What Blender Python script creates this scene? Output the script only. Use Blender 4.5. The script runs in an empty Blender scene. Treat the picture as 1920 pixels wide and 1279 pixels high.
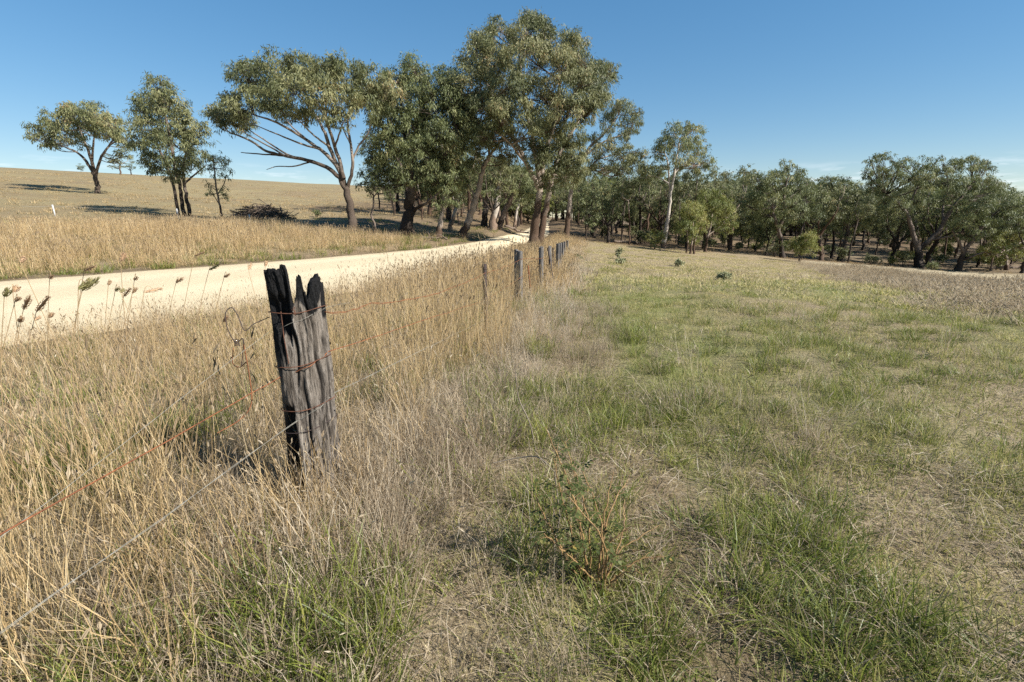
import bpy, math, random
import numpy as np
from mathutils import Vector, Matrix

rng = np.random.default_rng(11)
random.seed(11)
scene = bpy.context.scene
COL = scene.collection

# ------------------------------------------------------------------ camera
F_PX = 900.0                                  # focal length for a 1920 px wide frame
PITCH = math.atan(239.5 / F_PX)
CP, SP = math.cos(PITCH), math.sin(PITCH)
EYE = 1.6


def ray(px, py):
    v = (639.5 - py) / F_PX
    return (px - 960.0) / F_PX, CP + v * SP, v * CP - SP


def P(px, py, d):
    X, Fw, U = ray(px, py)
    k = d / Fw
    return np.array([X * k, d, EYE + U * k])


# ------------------------------------------------------------------ terrain
FAR_Y = np.array([-60, -7.6, 11.9, 16.8, 22.0, 27.0, 34.0, 44.0, 58.0, 80.0, 140.0])
FAR_X = np.array([-76, -30., -12.8, -8.5, -4.6, -2.6, -1.2, 0.2, 1.3, 3.0, 9.0])
NEAR_Y = np.array([-60, -13.5, 7.35, 12.4, 16.0, 20.0, 26.0, 34.0, 44.0, 58.0, 80.0, 140.0])
NEAR_X = np.array([-63, -22.7, -5.1, -1.95, -1.0, -0.5, 0.25, 1.6, 3.1, 4.5, 6.0, 12.0])
FEN_Y = np.array([-3, 2.5, 6.3, 9.0, 11.0, 13.0, 16.0, 18.0, 20.0, 22.0, 26.0, 60.0])
FEN_X = np.array([-1.95, -1.14, -.34, .10, .66, 1.0, 1.5, 1.78, 2.06, 2.33, 2.9, 8.0])
BND_Y = np.array([-3, 1.3, 2.7, 4.0, 7.3, 14.0, 22.0, 30.0, 42.0])
BND_X = np.array([-.75, -.35, -.15, .2, 1.0, 2.1, 3.1, 4.3, 6.5])


def xfar(y): return np.interp(y, FAR_Y, FAR_X)
def xnear(y): return np.interp(y, NEAR_Y, NEAR_X)
def xfen(y): return np.interp(y, FEN_Y, FEN_X)
def xbnd(y): return np.interp(y, BND_Y, BND_X)


def sm(t):
    t = np.clip(t, 0, 1)
    return t * t * (3 - 2 * t)


def vnoise(x, y, sc, seed=0):
    """value noise in 0..1"""
    x = np.asarray(x, float) / sc + seed * 17.13
    y = np.asarray(y, float) / sc - seed * 9.71
    xi = np.floor(x).astype(np.int64); yi = np.floor(y).astype(np.int64)
    fx = sm(x - xi); fy = sm(y - yi)

    def h(a, b):
        n = (a * 374761393 + b * 668265263 + seed * 1442695) & 0xffffffff
        n = ((n ^ (n >> 13)) * 1274126177) & 0xffffffff
        n = n ^ (n >> 16)
        return (n & 0xffff) / 65535.0
    return ((h(xi, yi) * (1 - fx) + h(xi + 1, yi) * fx) * (1 - fy)
            + (h(xi, yi + 1) * (1 - fx) + h(xi + 1, yi + 1) * fx) * fy)


def fbm(x, y, sc, seed=0, n=3):
    a = 0; w = 0
    for i in range(n):
        a = a + vnoise(x, y, sc / 2 ** i, seed + i * 5) * .55 ** i
        w += .55 ** i
    return a / w


_fs = np.linspace(-50, 400, 1801)
_fz = np.interp(_fs, [-50, 0, 9, 22, 59, 90, 150, 200, 400], [0, 0, .62, 1.45, 4.1, 7.4, 12, 12.8, 11])
_k = np.exp(-0.5 * (np.arange(-40, 41) / 14.0) ** 2); _k /= _k.sum()
_fz2 = np.convolve(np.pad(_fz, 40, mode='edge'), _k, 'valid')


def s_far(x, y):
    return -.795 * (x + 8.5) + .606 * (y - 16.8)


def H0(x, y):
    x = np.asarray(x, float); y = np.asarray(y, float)
    s = s_far(x, y)
    e = xfar(y)
    zl = np.interp(s, _fs, _fz2) * sm((e - x) / 9.0)
    sp = np.log1p(np.exp(np.clip((x - 3) * .8, -30, 30))) / .8
    zr = -7 * np.tanh(.09 * sp / 7) * sm((y - 3) / 27)
    dip = -.45 * sm((y - 8) / 12) * sm((x + .8) / 2.5)
    wood = 1.4 * sm((y - 48) / 50) * sm((x - 2) / 6)
    return zl + zr + dip + wood


def road_t(x, y):
    """metres inside the road (negative outside)"""
    return np.minimum(x - xfar(y), xnear(y) - x) * .75


def H(x, y):
    x = np.asarray(x, float); y = np.asarray(y, float)
    z = H0(x, y)
    off = np.clip(-road_t(x, y), 0, 3) / 3
    r = np.hypot(x, y)
    b = (vnoise(x, y, .9, 3) - .5) * .07 + (vnoise(x, y, 3.1, 4) - .5) * .12 + (vnoise(x, y, 14, 5) - .5) * .35 * sm(r / 60)
    z = z + b * off
    z = z - .10 * sm(road_t(x, y) / .35)
    # low eroded bank on the far side of the road
    z = z + .22 * sm((xfar(y) - x - .3) / .8) * sm((y - 15) / 5) * sm((60 - y) / 10)
    return z


Z0 = float(H(0., 0.))
EYE = Z0 + 1.6


def G(px, py, dmax=300.0):
    """the point of the ground seen at pixel (px, py)"""
    X, Fw, U = ray(px, py)
    t = np.concatenate([np.linspace(.8, 60, 4000), np.linspace(60.05, dmax, 3000)])
    x = X / Fw * t; z = EYE + U / Fw * t
    below = np.nonzero(z < H(x, t))[0]
    i = below[0] if len(below) else len(t) - 1
    return np.array([x[i], t[i], float(H(x[i], t[i]))])


def at(px, d, py=430):
    """ground point at depth d straight under pixel column px"""
    for _ in range(4):
        X, Fw, U = ray(px, py)
        x = X / Fw * d
        z = float(H(x, d))
        k = (z - EYE) / d
        v = (SP + k * CP) / (CP - k * SP)
        py = 639.5 - v * F_PX
    return np.array([x, d, z]), py


# ------------------------------------------------------------------ mesh helpers
class MB:
    def __init__(self):
        self.V = []; self.Q = []; self.A = {}; self.n = 0; self.M = []

    def add(self, V, Q, mat=0, **attrs):
        V = np.asarray(V, np.float32).reshape(-1, 3)
        Q = np.asarray(Q, np.int32).reshape(-1, 4) + self.n
        self.V.append(V); self.Q.append(Q); self.M.append(np.full(len(Q), mat, np.int32))
        for k in attrs:
            a = np.asarray(attrs[k], np.float32)
            if a.ndim == 0:
                a = np.full(len(V), float(a), np.float32)
            self.A.setdefault(k, []).append((self.n, a))
        self.n += len(V)

    def mesh(self, name, mats, origin=None, smooth=True):
        V = np.concatenate(self.V); Q = np.concatenate(self.Q); M = np.concatenate(self.M)
        if origin is not None:
            V = V - np.asarray(origin, np.float32)
        me = bpy.data.meshes.new(name)
        me.vertices.add(len(V)); me.vertices.foreach_set('co', V.ravel())
        tri = Q[:, 2] == Q[:, 3]
        lt = np.where(tri, 3, 4).astype(np.int32)
        keep = np.ones(Q.shape, bool); keep[tri, 3] = False
        li = Q[keep]
        me.loops.add(len(li)); me.loops.foreach_set('vertex_index', li)
        ls = np.concatenate([[0], np.cumsum(lt)[:-1]]).astype(np.int32)
        me.polygons.add(len(Q)); me.polygons.foreach_set('loop_start', ls); me.polygons.foreach_set('loop_total', lt)
        me.polygons.foreach_set('use_smooth', np.full(len(Q), smooth))
        me.polygons.foreach_set('material_index', M)
        for k, lst in self.A.items():
            a = np.zeros(len(V), np.float32)
            for st, arr in lst:
                a[st:st + len(arr)] = arr
            at_ = me.attributes.new(k, 'FLOAT', 'POINT'); at_.data.foreach_set('value', a)
        for m in (mats if isinstance(mats, (list, tuple)) else [mats]):
            me.materials.append(m)
        me.update(calc_edges=True); me.validate()
        return me


def link(name, me, parent=None, loc=None):
    o = bpy.data.objects.new(name, me); COL.objects.link(o)
    if parent is not None: o.parent = parent
    if loc is not None: o.location = [float(c) for c in loc]
    return o


def empty(name, loc, label=None, cat=None, group=None, rz=0.0):
    o = bpy.data.objects.new(name, None); COL.objects.link(o)
    o.empty_display_size = .2
    o.location = [float(c) for c in loc]; o.rotation_euler = (0, 0, rz)
    return tag(o, label, cat, group)


def tag(o, label=None, cat=None, group=None, kind=None):
    if label: o['label'] = label
    if cat: o['category'] = cat
    if group: o['group'] = group
    if kind: o['kind'] = kind
    return o


def copy_tree(o, parent=None):
    c = o.copy(); COL.objects.link(c); c.parent = parent
    for ch in list(o.children):
        copy_tree(ch, c)
    return c


def catmull(pts, rad, sub=4):
    pts = np.asarray(pts, float); n = len(pts)
    if n < 3:
        t = np.linspace(0, 1, sub * 2 + 1)[:, None]
        return pts[0] * (1 - t) + pts[-1] * t, np.interp(t[:, 0], [0, 1], [rad[0], rad[-1]])
    E = np.vstack([2 * pts[0] - pts[1], pts, 2 * pts[-1] - pts[-2]])
    out = []; rr = []
    for i in range(n - 1):
        p0, p1, p2, p3 = E[i], E[i + 1], E[i + 2], E[i + 3]
        for j in range(sub):
            t = j / sub
            out.append(.5 * (2 * p1 + (p2 - p0) * t + (2 * p0 - 5 * p1 + 4 * p2 - p3) * t * t + (3 * p1 - p0 - 3 * p2 + p3) * t ** 3))
            rr.append(rad[i] * (1 - t) + rad[i + 1] * t)
    out.append(pts[-1]); rr.append(rad[-1])
    return np.array(out), np.array(rr)


def tube(mb, pts, rad, sides=6, mat=0, cap=False, knobby=0.0, **attrs):
    pts = np.asarray(pts, float); n = len(pts)
    rad = np.broadcast_to(np.asarray(rad, float), (n,))
    T = np.gradient(pts, axis=0); T /= np.linalg.norm(T, axis=1)[:, None] + 1e-9
    ref = np.array([0, 0, 1.0]) if abs(T[0, 2]) < .9 else np.array([1.0, 0, 0])
    N = np.zeros_like(pts)
    u = np.cross(T[0], ref); u /= np.linalg.norm(u)
    for i in range(n):
        u = u - T[i] * (u @ T[i]); u /= np.linalg.norm(u) + 1e-9
        N[i] = u
    B = np.cross(T, N)
    a = np.linspace(0, 2 * np.pi, sides, endpoint=False)
    rr = rad[:, None] * np.ones(sides)
    if knobby:
        rr = rr * (1 + knobby * rng.normal(size=rr.shape))
    V = pts[:, None, :] + rr[..., None] * (np.cos(a)[None, :, None] * N[:, None, :] + np.sin(a)[None, :, None] * B[:, None, :])
    i = np.arange(n - 1)[:, None]; j = np.arange(sides)[None, :]
    Q = np.stack([i * sides + j, i * sides + (j + 1) % sides, (i + 1) * sides + (j + 1) % sides, (i + 1) * sides + j], -1).reshape(-1, 4)
    at2 = {}
    for k in attrs:
        v = np.asarray(attrs[k], float)
        at2[k] = np.repeat(np.broadcast_to(v, (n,)), sides)
    V = V.reshape(-1, 3)
    if cap:
        V = np.vstack([V, pts[0], pts[-1]])
        jj = np.arange(sides)
        Q0 = np.stack([(jj + 1) % sides, jj, np.full(sides, n * sides), np.full(sides, n * sides)], -1)
        o = (n - 1) * sides
        Q1 = np.stack([o + jj, o + (jj + 1) % sides, np.full(sides, n * sides + 1), np.full(sides, n * sides + 1)], -1)
        Q = np.vstack([Q, Q0, Q1])
        for k in at2:
            at2[k] = np.concatenate([at2[k], [at2[k][0], at2[k][-1]]])
    mb.add(V, Q, mat, **at2)


# ------------------------------------------------------------------ materials
def new_mat(name):
    m = bpy.data.materials.new(name); m.use_nodes = True
    nt = m.node_tree; nt.nodes.clear()
    out = nt.nodes.new('ShaderNodeOutputMaterial')
    return m, nt, out


def N(nt, typ, **kw):
    n = nt.nodes.new(typ)
    ins = kw.pop('ins', {})
    for k, v in kw.items(): setattr(n, k, v)
    for k, v in ins.items():
        if isinstance(v, bpy.types.NodeSocket): nt.links.new(v, n.inputs[k])
        else: n.inputs[k].default_value = v
    return n


def C(*c): return (c[0], c[1], c[2], 1.0)


def ramp(nt, fac, stops, interp='LINEAR'):
    r = nt.nodes.new('ShaderNodeValToRGB'); r.color_ramp.interpolation = interp
    el = r.color_ramp.elements
    while len(el) < len(stops): el.new(.5)
    for e, (p, c) in zip(el, stops):
        e.position = p; e.color = C(*c)
    nt.links.new(fac, r.inputs[0])
    return r.outputs[0]


def mix(nt, fac, a, b, mode='MIX'):
    n = nt.nodes.new('ShaderNodeMix'); n.data_type = 'RGBA'; n.blend_type = mode
    for s, v in ((n.inputs[0], fac), (n.inputs[6], a), (n.inputs[7], b)):
        if isinstance(v, bpy.types.NodeSocket): nt.links.new(v, s)
        elif isinstance(v, (int, float)): s.default_value = v
        else: s.default_value = C(*v)
    return n.outputs[2]


def math_(nt, op, a, b=0.0, c=None, clamp=False):
    n = nt.nodes.new('ShaderNodeMath'); n.operation = op; n.use_clamp = clamp
    for s, v in zip(n.inputs, (a, b, c)):
        if v is None: continue
        if isinstance(v, bpy.types.NodeSocket): nt.links.new(v, s)
        else: s.default_value = v
    return n.outputs[0]


def attr(nt, name, typ='GEOMETRY'):
    n = nt.nodes.new('ShaderNodeAttribute'); n.attribute_name = name; n.attribute_type = typ
    return n.outputs['Fac']


def noise(nt, scale, detail=4, rough=.55, coord='Object', stretch=None, dist=0.0):
    tc = nt.nodes.new('ShaderNodeTexCoord'); v = tc.outputs[coord] if coord != 'World' else nt.nodes.new('ShaderNodeNewGeometry').outputs['Position']
    if stretch:
        mp = nt.nodes.new('ShaderNodeMapping'); mp.inputs['Scale'].default_value = stretch
        nt.links.new(v, mp.inputs[0]); v = mp.outputs[0]
    n = nt.nodes.new('ShaderNodeTexNoise'); n.inputs['Scale'].default_value = scale
    n.inputs['Detail'].default_value = detail; n.inputs['Roughness'].default_value = rough
    n.inputs['Distortion'].default_value = dist
    nt.links.new(v, n.inputs['Vector'])
    return n.outputs['Fac']


def principled(nt, out, color, rough=.8, spec=.3, bump=None, bdist=.02, bstr=.6, metallic=0.0):
    p = nt.nodes.new('ShaderNodeBsdfPrincipled')
    for k, v in (('Base Color', color), ('Roughness', rough), ('Specular IOR Level', spec), ('Metallic', metallic)):
        if isinstance(v, bpy.types.NodeSocket): nt.links.new(v, p.inputs[k])
        elif isinstance(v, tuple): p.inputs[k].default_value = C(*v)
        else: p.inputs[k].default_value = v
    if bump is not None:
        b = nt.nodes.new('ShaderNodeBump'); b.inputs['Strength'].default_value = bstr; b.inputs['Distance'].default_value = bdist
        nt.links.new(bump, b.inputs['Height']); nt.links.new(b.outputs[0], p.inputs['Normal'])
    nt.links.new(p.outputs[0], out.inputs[0])
    return p


def leafy(name, stops, attr_name='lr', inst=False, trans=.3, rough=.5, spec=.35, tipc=None, root=None, tfac=1.0):
    """thin foliage: colour from a per-leaf random value (and a per-clump one), partly translucent"""
    m, nt, out = new_mat(name)
    f = attr(nt, attr_name)
    if inst:
        f = math_(nt, 'ADD', math_(nt, 'MULTIPLY', f, .55), math_(nt, 'MULTIPLY', attr(nt, 'tint', 'INSTANCER'), .45), clamp=True)
    col = ramp(nt, f, stops)
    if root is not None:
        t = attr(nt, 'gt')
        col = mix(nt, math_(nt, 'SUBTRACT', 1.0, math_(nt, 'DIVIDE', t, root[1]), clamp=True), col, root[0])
    p = nt.nodes.new('ShaderNodeBsdfPrincipled')
    nt.links.new(col, p.inputs['Base Color']); p.inputs['Roughness'].default_value = rough
    p.inputs['Specular IOR Level'].default_value = spec
    tr = nt.nodes.new('ShaderNodeBsdfTranslucent'); nt.links.new(col, tr.inputs[0])
    mx = nt.nodes.new('ShaderNodeMixShader'); mx.inputs[0].default_value = trans
    nt.links.new(p.outputs[0], mx.inputs[1]); nt.links.new(tr.outputs[0], mx.inputs[2])
    nt.links.new(mx.outputs[0], out.inputs[0])
    return m
# ------------------------------------------------------------------ light, sky, camera
SUN_EL = math.radians(37)
SUN_AZ = math.radians(113)          # clockwise from +Y: the right of the picture, a little behind the camera
sd = Vector((math.sin(SUN_AZ) * math.cos(SUN_EL), math.cos(SUN_AZ) * math.cos(SUN_EL), math.sin(SUN_EL)))
ld = bpy.data.lights.new('sun', 'SUN'); ld.energy = 5.0; ld.angle = math.radians(.53); ld.color = (1, .955, .88)
lo = bpy.data.objects.new('sun', ld); COL.objects.link(lo)
lo.rotation_euler = sd.to_track_quat('Z', 'Y').to_euler(); lo.location = sd * 60

w = bpy.data.worlds.new('World'); scene.world = w; w.use_nodes = True
nt = w.node_tree; nt.nodes.clear()
sky = nt.nodes.new('ShaderNodeTexSky'); sky.sky_type = 'NISHITA'; sky.sun_disc = False
sky.sun_elevation = SUN_EL; sky.sun_rotation = SUN_AZ
sky.altitude = 300; sky.air_density = 1.0; sky.dust_density = 0.0; sky.ozone_density = 4.0
tc = nt.nodes.new('ShaderNodeTexCoord')
# thin broken cloud low over the horizon and one faint wisp: part of the sky itself
mp = N(nt, 'ShaderNodeMapping', ins={'Vector': tc.outputs['Generated'], 'Scale': (9, 9, 60)})
ns = N(nt, 'ShaderNodeTexNoise', ins={'Vector': mp.outputs[0], 'Scale': 1.6, 'Detail': 5.0, 'Roughness': .6})
sx = N(nt, 'ShaderNodeSeparateXYZ', ins={0: tc.outputs['Generated']})
band = ramp(nt, sx.outputs[2], [(.0, (0, 0, 0)), (.045, (1, 1, 1)), (.065, (.7, .7, .7)), (.085, (0, 0, 0))])
cl = math_(nt, 'MULTIPLY', ramp(nt, ns.outputs[0], [(.52, (0, 0, 0)), (.72, (1, 1, 1))]), band)
cl = math_(nt, 'MULTIPLY', cl, .55)
gm = N(nt, 'ShaderNodeGamma', ins={'Color': sky.outputs[0], 'Gamma': .60})
hs = N(nt, 'ShaderNodeHueSaturation', ins={'Color': gm.outputs[0], 'Saturation': 1.56})
skc = mix(nt, cl, hs.outputs[0], (5.0, 5.2, 5.5))
bg = N(nt, 'ShaderNodeBackground', ins={'Color': skc, 'Strength': .118})
wo = N(nt, 'ShaderNodeOutputWorld', ins={0: bg.outputs[0]})

cd = bpy.data.cameras.new('camera'); cam = bpy.data.objects.new('camera', cd); COL.objects.link(cam)
cd.sensor_width = 36; cd.lens = 36 * F_PX / 1920; cd.clip_start = .02; cd.clip_end = 3000
cam.location = (0, 0, EYE); cam.rotation_euler = (math.pi / 2 - PITCH, 0, 0)
scene.camera = cam
scene.view_settings.view_transform = 'Standard'; scene.view_settings.look = 'None'
scene.view_settings.exposure = 1.1; scene.view_settings.gamma = 1.0
scene.cycles.max_bounces = 6; scene.cycles.diffuse_bounces = 3; scene.cycles.glossy_bounces = 2
scene.cycles.transmission_bounces = 4; scene.cycles.transparent_max_bounces = 6
scene.cycles.use_denoising = False

# ------------------------------------------------------------------ ground
_pinkx = None
PK = [G(px, py) for px, py in ((1490, 492), (1600, 531), (1750, 573), (1900, 600))]
PKX = np.array([p[0] for p in PK] + [PK[0][0] + 9.0]); PKY = np.array([p[1] for p in PK] + [PK[0][1] + 16.0])
_o = np.argsort(PKY); PKX = PKX[_o]; PKY = PKY[_o]


def pink_zone(x, y):
    """metres inside the tall pinkish grass on the far right of the paddock"""
    return np.where(y < PKY[0] - 1.5, -9.0, np.minimum(x - np.interp(y, PKY, PKX), y - PKY[0] + 1.5))


WF = [G(px, py) for px, py in ((1092, 452), (1180, 462), (1245, 468), (1330, 473), (1420, 477), (1500, 489), (1620, 497), (1790, 508), (1915, 517))]
WFX = np.array([p[0] for p in WF]); WFY = np.array([p[1] for p in WF])


def wood_zone(x, y):
    """metres behind the front of the wood"""
    return np.where(x > 4.0, y - np.interp(x, WFX, WFY), -9.0)


def build_ground():
    u = np.linspace(-4.6, 4.6, 371); X = 6 * np.sinh(u)
    uy = np.linspace(-1.35, 4.75, 291); Y = 3 + 8 * np.sinh(uy)
    gx, gy = np.meshgrid(X, Y)
    x = gx.ravel(); y = gy.ravel()
    z = H(x, y)
    nx, ny = len(X), len(Y)
    i = np.arange(ny - 1)[:, None]; j = np.arange(nx - 1)[None, :]
    Q = np.stack([i * nx + j, i * nx + j + 1, (i + 1) * nx + j + 1, (i + 1) * nx + j], -1).reshape(-1, 4)
    mb = MB()
    wz = wood_zone(x, y)
    s = s_far(x, y)
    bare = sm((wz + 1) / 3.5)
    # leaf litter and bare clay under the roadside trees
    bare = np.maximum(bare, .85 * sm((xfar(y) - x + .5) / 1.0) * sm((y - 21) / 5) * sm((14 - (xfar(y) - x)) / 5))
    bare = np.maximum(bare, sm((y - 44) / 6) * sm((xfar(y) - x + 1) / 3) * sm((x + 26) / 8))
    bare = np.maximum(bare, .7 * sm(1 - np.abs(road_t(x, y) + .2) / .9))
    bare = np.maximum(bare, .75 * sm((x - .42) / .2) * sm((1.16 - x) / .2) * sm((3.6 - y) / 1.0))
    bare = bare * (.55 + .6 * fbm(x, y, 5, 21))
    pad = sm((x - xbnd(y)) / .6) * sm(-wz / 1.5)
    g = fbm(x, y, 2.6, 31) * .6 + fbm(x, y, .7, 33) * .4
    trail = np.exp(-((x - np.interp(y, [.8, 2.5, 4, 6.5, 10, 16], [1.6, 1.36, 1.36, 1.6, 1.95, 2.7])) / .4) ** 2) * sm((y - 1) / 3) * sm((16 - y) / 6)
    green = pad * np.clip((g - .34) * 2.8 + .5 * trail, 0, 1) * sm((22 - y) / 14 + .06)
    green = np.maximum(green, .3 * sm((g - .4) * 3) * (1 - pad) * sm((8 - np.hypot(x, y)) / 4))
    hill = sm((s - 12) / 6)
    pink = sm(pink_zone(x, y) / 1.5)
    mb.add(np.stack([x, y, z], 1), Q, bare=np.clip(bare, 0, 1), green=np.clip(green, 0, 1), hill=hill, pink=pink)
    m, nt, out = new_mat('ground_soil_and_stubble')
    n1 = noise(nt, 1.3, 6, .65, 'World'); n2 = noise(nt, 38, 5, .7, 'World'); n3 = noise(nt, .12, 4, .6, 'World')
    n4 = noise(nt, 7, 5, .7, 'World', stretch=(1, 2.5, 1)); n5 = noise(nt, 160, 3, .7, 'World')
    straw = ramp(nt, n2, [(.25, (.10, .075, .045)), (.45, (.215, .165, .10)), (.7, (.37, .30, .19))])  # darkened so gaps between the grass look shadowed; bare soil and thatch are darker too
    hillc = ramp(nt, n4, [(.25, (.125, .088, .048)), (.5, (.222, .163, .094)), (.75, (.30, .225, .133))])
    n6 = noise(nt, .55, 5, .65, 'World', stretch=(.5, 1.4, 1)); n7 = noise(nt, 2.6, 4, .7, 'World', stretch=(.5, 1.2, 1))
    hillc = mix(nt, ramp(nt, n6, [(.40, (.75, .75, .75)), (.6, (0, 0, 0))]), hillc, (.19, .15, .085))
    hillc = mix(nt, ramp(nt, n7, [(.36, (.7, .7, .7)), (.5, (0, 0, 0))]), hillc, (.15, .115, .065))
    hillc = mix(nt, ramp(nt, n3, [(.35, (0, 0, 0)), (.65, (1, 1, 1))]), hillc, mix(nt, .5, hillc, (.28, .235, .12)))
    grn = ramp(nt, n2, [(.25, (.07, .085, .026)), (.5, (.16, .175, .055)), (.75, (.28, .275, .105))])
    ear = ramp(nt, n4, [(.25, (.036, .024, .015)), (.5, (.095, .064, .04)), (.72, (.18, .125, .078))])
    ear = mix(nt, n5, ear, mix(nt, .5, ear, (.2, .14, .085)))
    pk = ramp(nt, n2, [(.25, (.23, .19, .12)), (.7, (.44, .37, .25))])
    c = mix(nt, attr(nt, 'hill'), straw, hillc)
    gf = math_(nt, 'MULTIPLY', attr(nt, 'green'), ramp(nt, n1, [(.3, (.35, .35, .35)), (.6, (1, 1, 1))]))
    c = mix(nt, gf, c, grn)
    c = mix(nt, attr(nt, 'pink'), c, pk)
    c = mix(nt, attr(nt, 'bare'), c, ear)
    b = math_(nt, 'ADD', math_(nt, 'MULTIPLY', n2, .5), math_(nt, 'MULTIPLY', n4, 1.2))
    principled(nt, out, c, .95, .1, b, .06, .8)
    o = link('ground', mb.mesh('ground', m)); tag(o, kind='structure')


def build_road():
    ys = np.concatenate([np.arange(-30, 24, .22), np.arange(24, 110, .5)])
    t = np.linspace(-.03, 1.03, 30)
    yy, tt = np.meshgrid(ys, t, indexing='ij')
    a = xfar(yy); b = xnear(yy)
    k = 6; ed = (vnoise(yy, tt * 0 + 3, 1.3, 8) - .5) * .5
    x = a + (b - a) * tt + ed * (np.abs(tt - .5) * 2) ** 4
    z = H0(x, yy) + .05 * (1 - (2 * tt - 1) ** 2) - .0
    z += -.02 * np.exp(-((tt - .3) / .07) ** 2) - .02 * np.exp(-((tt - .68) / .07) ** 2)
    z += (vnoise(x, yy, .6, 9) - .5) * .018
    z -= .12 * np.clip((np.abs(tt - .5) - .47) / .06, 0, 1)
    ny, nx = x.shape
    i = np.arange(ny - 1)[:, None]; j = np.arange(nx - 1)[None, :]
    Q = np.stack([i * nx + j, i * nx + j + 1, (i + 1) * nx + j + 1, (i + 1) * nx + j], -1).reshape(-1, 4)
    mb = MB(); mb.add(np.stack([x, yy, z], -1).reshape(-1, 3), Q, rt=tt.ravel())
    m, nt, out = new_mat('pale_gravel')
    n2 = noise(nt, 55, 5, .75, 'World'); n1 = noise(nt, .8, 5, .6, 'World'); n3 = noise(nt, 9, 4, .6, 'World')
    c = ramp(nt, n2, [(.22, (.31, .24, .145)), (.45, (.54, .45, .295)), (.75, (.67, .58, .41))])
    c = mix(nt, ramp(nt, n1, [(.35, (0, 0, 0)), (.7, (.5, .5, .5))]), c, (.60, .49, .33))
    rt = attr(nt, 'rt')
    e = math_(nt, 'ABSOLUTE', math_(nt, 'SUBTRACT', rt, .5))
    ef = ramp(nt, math_(nt, 'ADD', e, math_(nt, 'MULTIPLY', n3, .14)), [(.46, (0, 0, 0)), (.58, (1, 1, 1))])
    tr_ = math_(nt, 'PINGPONG', math_(nt, 'SUBTRACT', rt, .3), .19)
    c = mix(nt, math_(nt, 'MULTIPLY', ramp(nt, math_(nt, 'ADD', tr_, math_(nt, 'MULTIPLY', math_(nt, 'SUBTRACT', n1, .5), .12)), [(.03, (0, 0, 0)), (.13, (1, 1, 1))]), .3), c, (.44, .345, .21))
    c = mix(nt, math_(nt, 'MULTIPLY', ef, .6), c, (.42, .31, .19))
    principled(nt, out, c, .95, .1, math_(nt, 'ADD', n2, math_(nt, 'MULTIPLY', n3, .8)), .03, .5)
    tag(link('road', mb.mesh('road', m)), kind='structure')


build_ground()
build_road()
# ------------------------------------------------------------------ trees
def bark_mat(name, low, high, pale):
    m, nt, out = new_mat(name)
    n1 = noise(nt, 5, 6, .65, 'Object', stretch=(3, 3, .5)); n2 = noise(nt, 1.2, 4, .6, 'Object', stretch=(1, 1, .5))
    n3 = noise(nt, 26, 4, .7, 'Object', stretch=(2.5, 2.5, .35))
    rough = ramp(nt, n3, [(.3, low), (.55, tuple(c * 2.1 for c in low)), (.75, tuple(c * 3.0 for c in low))])
    smooth_ = ramp(nt, n1, [(.3, high), (.6, pale), (.8, tuple(min(.8, c * 1.15) for c in pale))])
    f = math_(nt, 'ADD', attr(nt, 'pale'), math_(nt, 'MULTIPLY', math_(nt, 'SUBTRACT', n2, .5), 1.1))
    f = ramp(nt, f, [(.42, (0, 0, 0)), (.58, (1, 1, 1))])
    c = mix(nt, f, rough, smooth_)
    b = math_(nt, 'MULTIPLY', n3, math_(nt, 'SUBTRACT', 1.15, f))
    principled(nt, out, c, .8, .25, b, .05, .8)
    return m


BARK = bark_mat('gum_bark', (.045, .028, .018), (.15, .11, .085), (.33, .275, .22))
BARK_MID = bark_mat('brown_gum_bark', (.042, .031, .023), (.11, .088, .07), (.23, .19, .155))
BARK_DARK = bark_mat('dark_box_bark', (.022, .016, .012), (.07, .052, .04), (.16, .125, .10))
BARK_PALE = bark_mat('pale_gum_bark', (.10, .07, .05), (.26, .215, .175), (.46, .41, .35))
LEAF = leafy('gum_leaves', [(0, (.071, .083, .034)), (.35, (.130, .143, .059)), (.7, (.211, .211, .093)), (.93, (.284, .264, .126)), (1.0, (.307, .187, .080))], trans=.3)
LEAF_DARK = leafy('dark_gum_leaves', [(0, (.079, .095, .038)), (.4, (.143, .164, .065)), (.75, (.224, .235, .098)), (.96, (.300, .277, .121)), (1.0, (.328, .198, .082))], trans=.3)
LEAF_LIGHT = leafy('light_wattle_leaves', [(0, (.102, .128, .031)), (.4, (.180, .197, .050)), (.8, (.276, .267, .077)), (1.0, (.348, .290, .106))], trans=.3)
LEAF_BLUE = leafy('blue_green_leaves', [(0, (.175, .190, .103)), (.5, (.300, .306, .163)), (1.0, (.450, .422, .240))], trans=.25)


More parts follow.
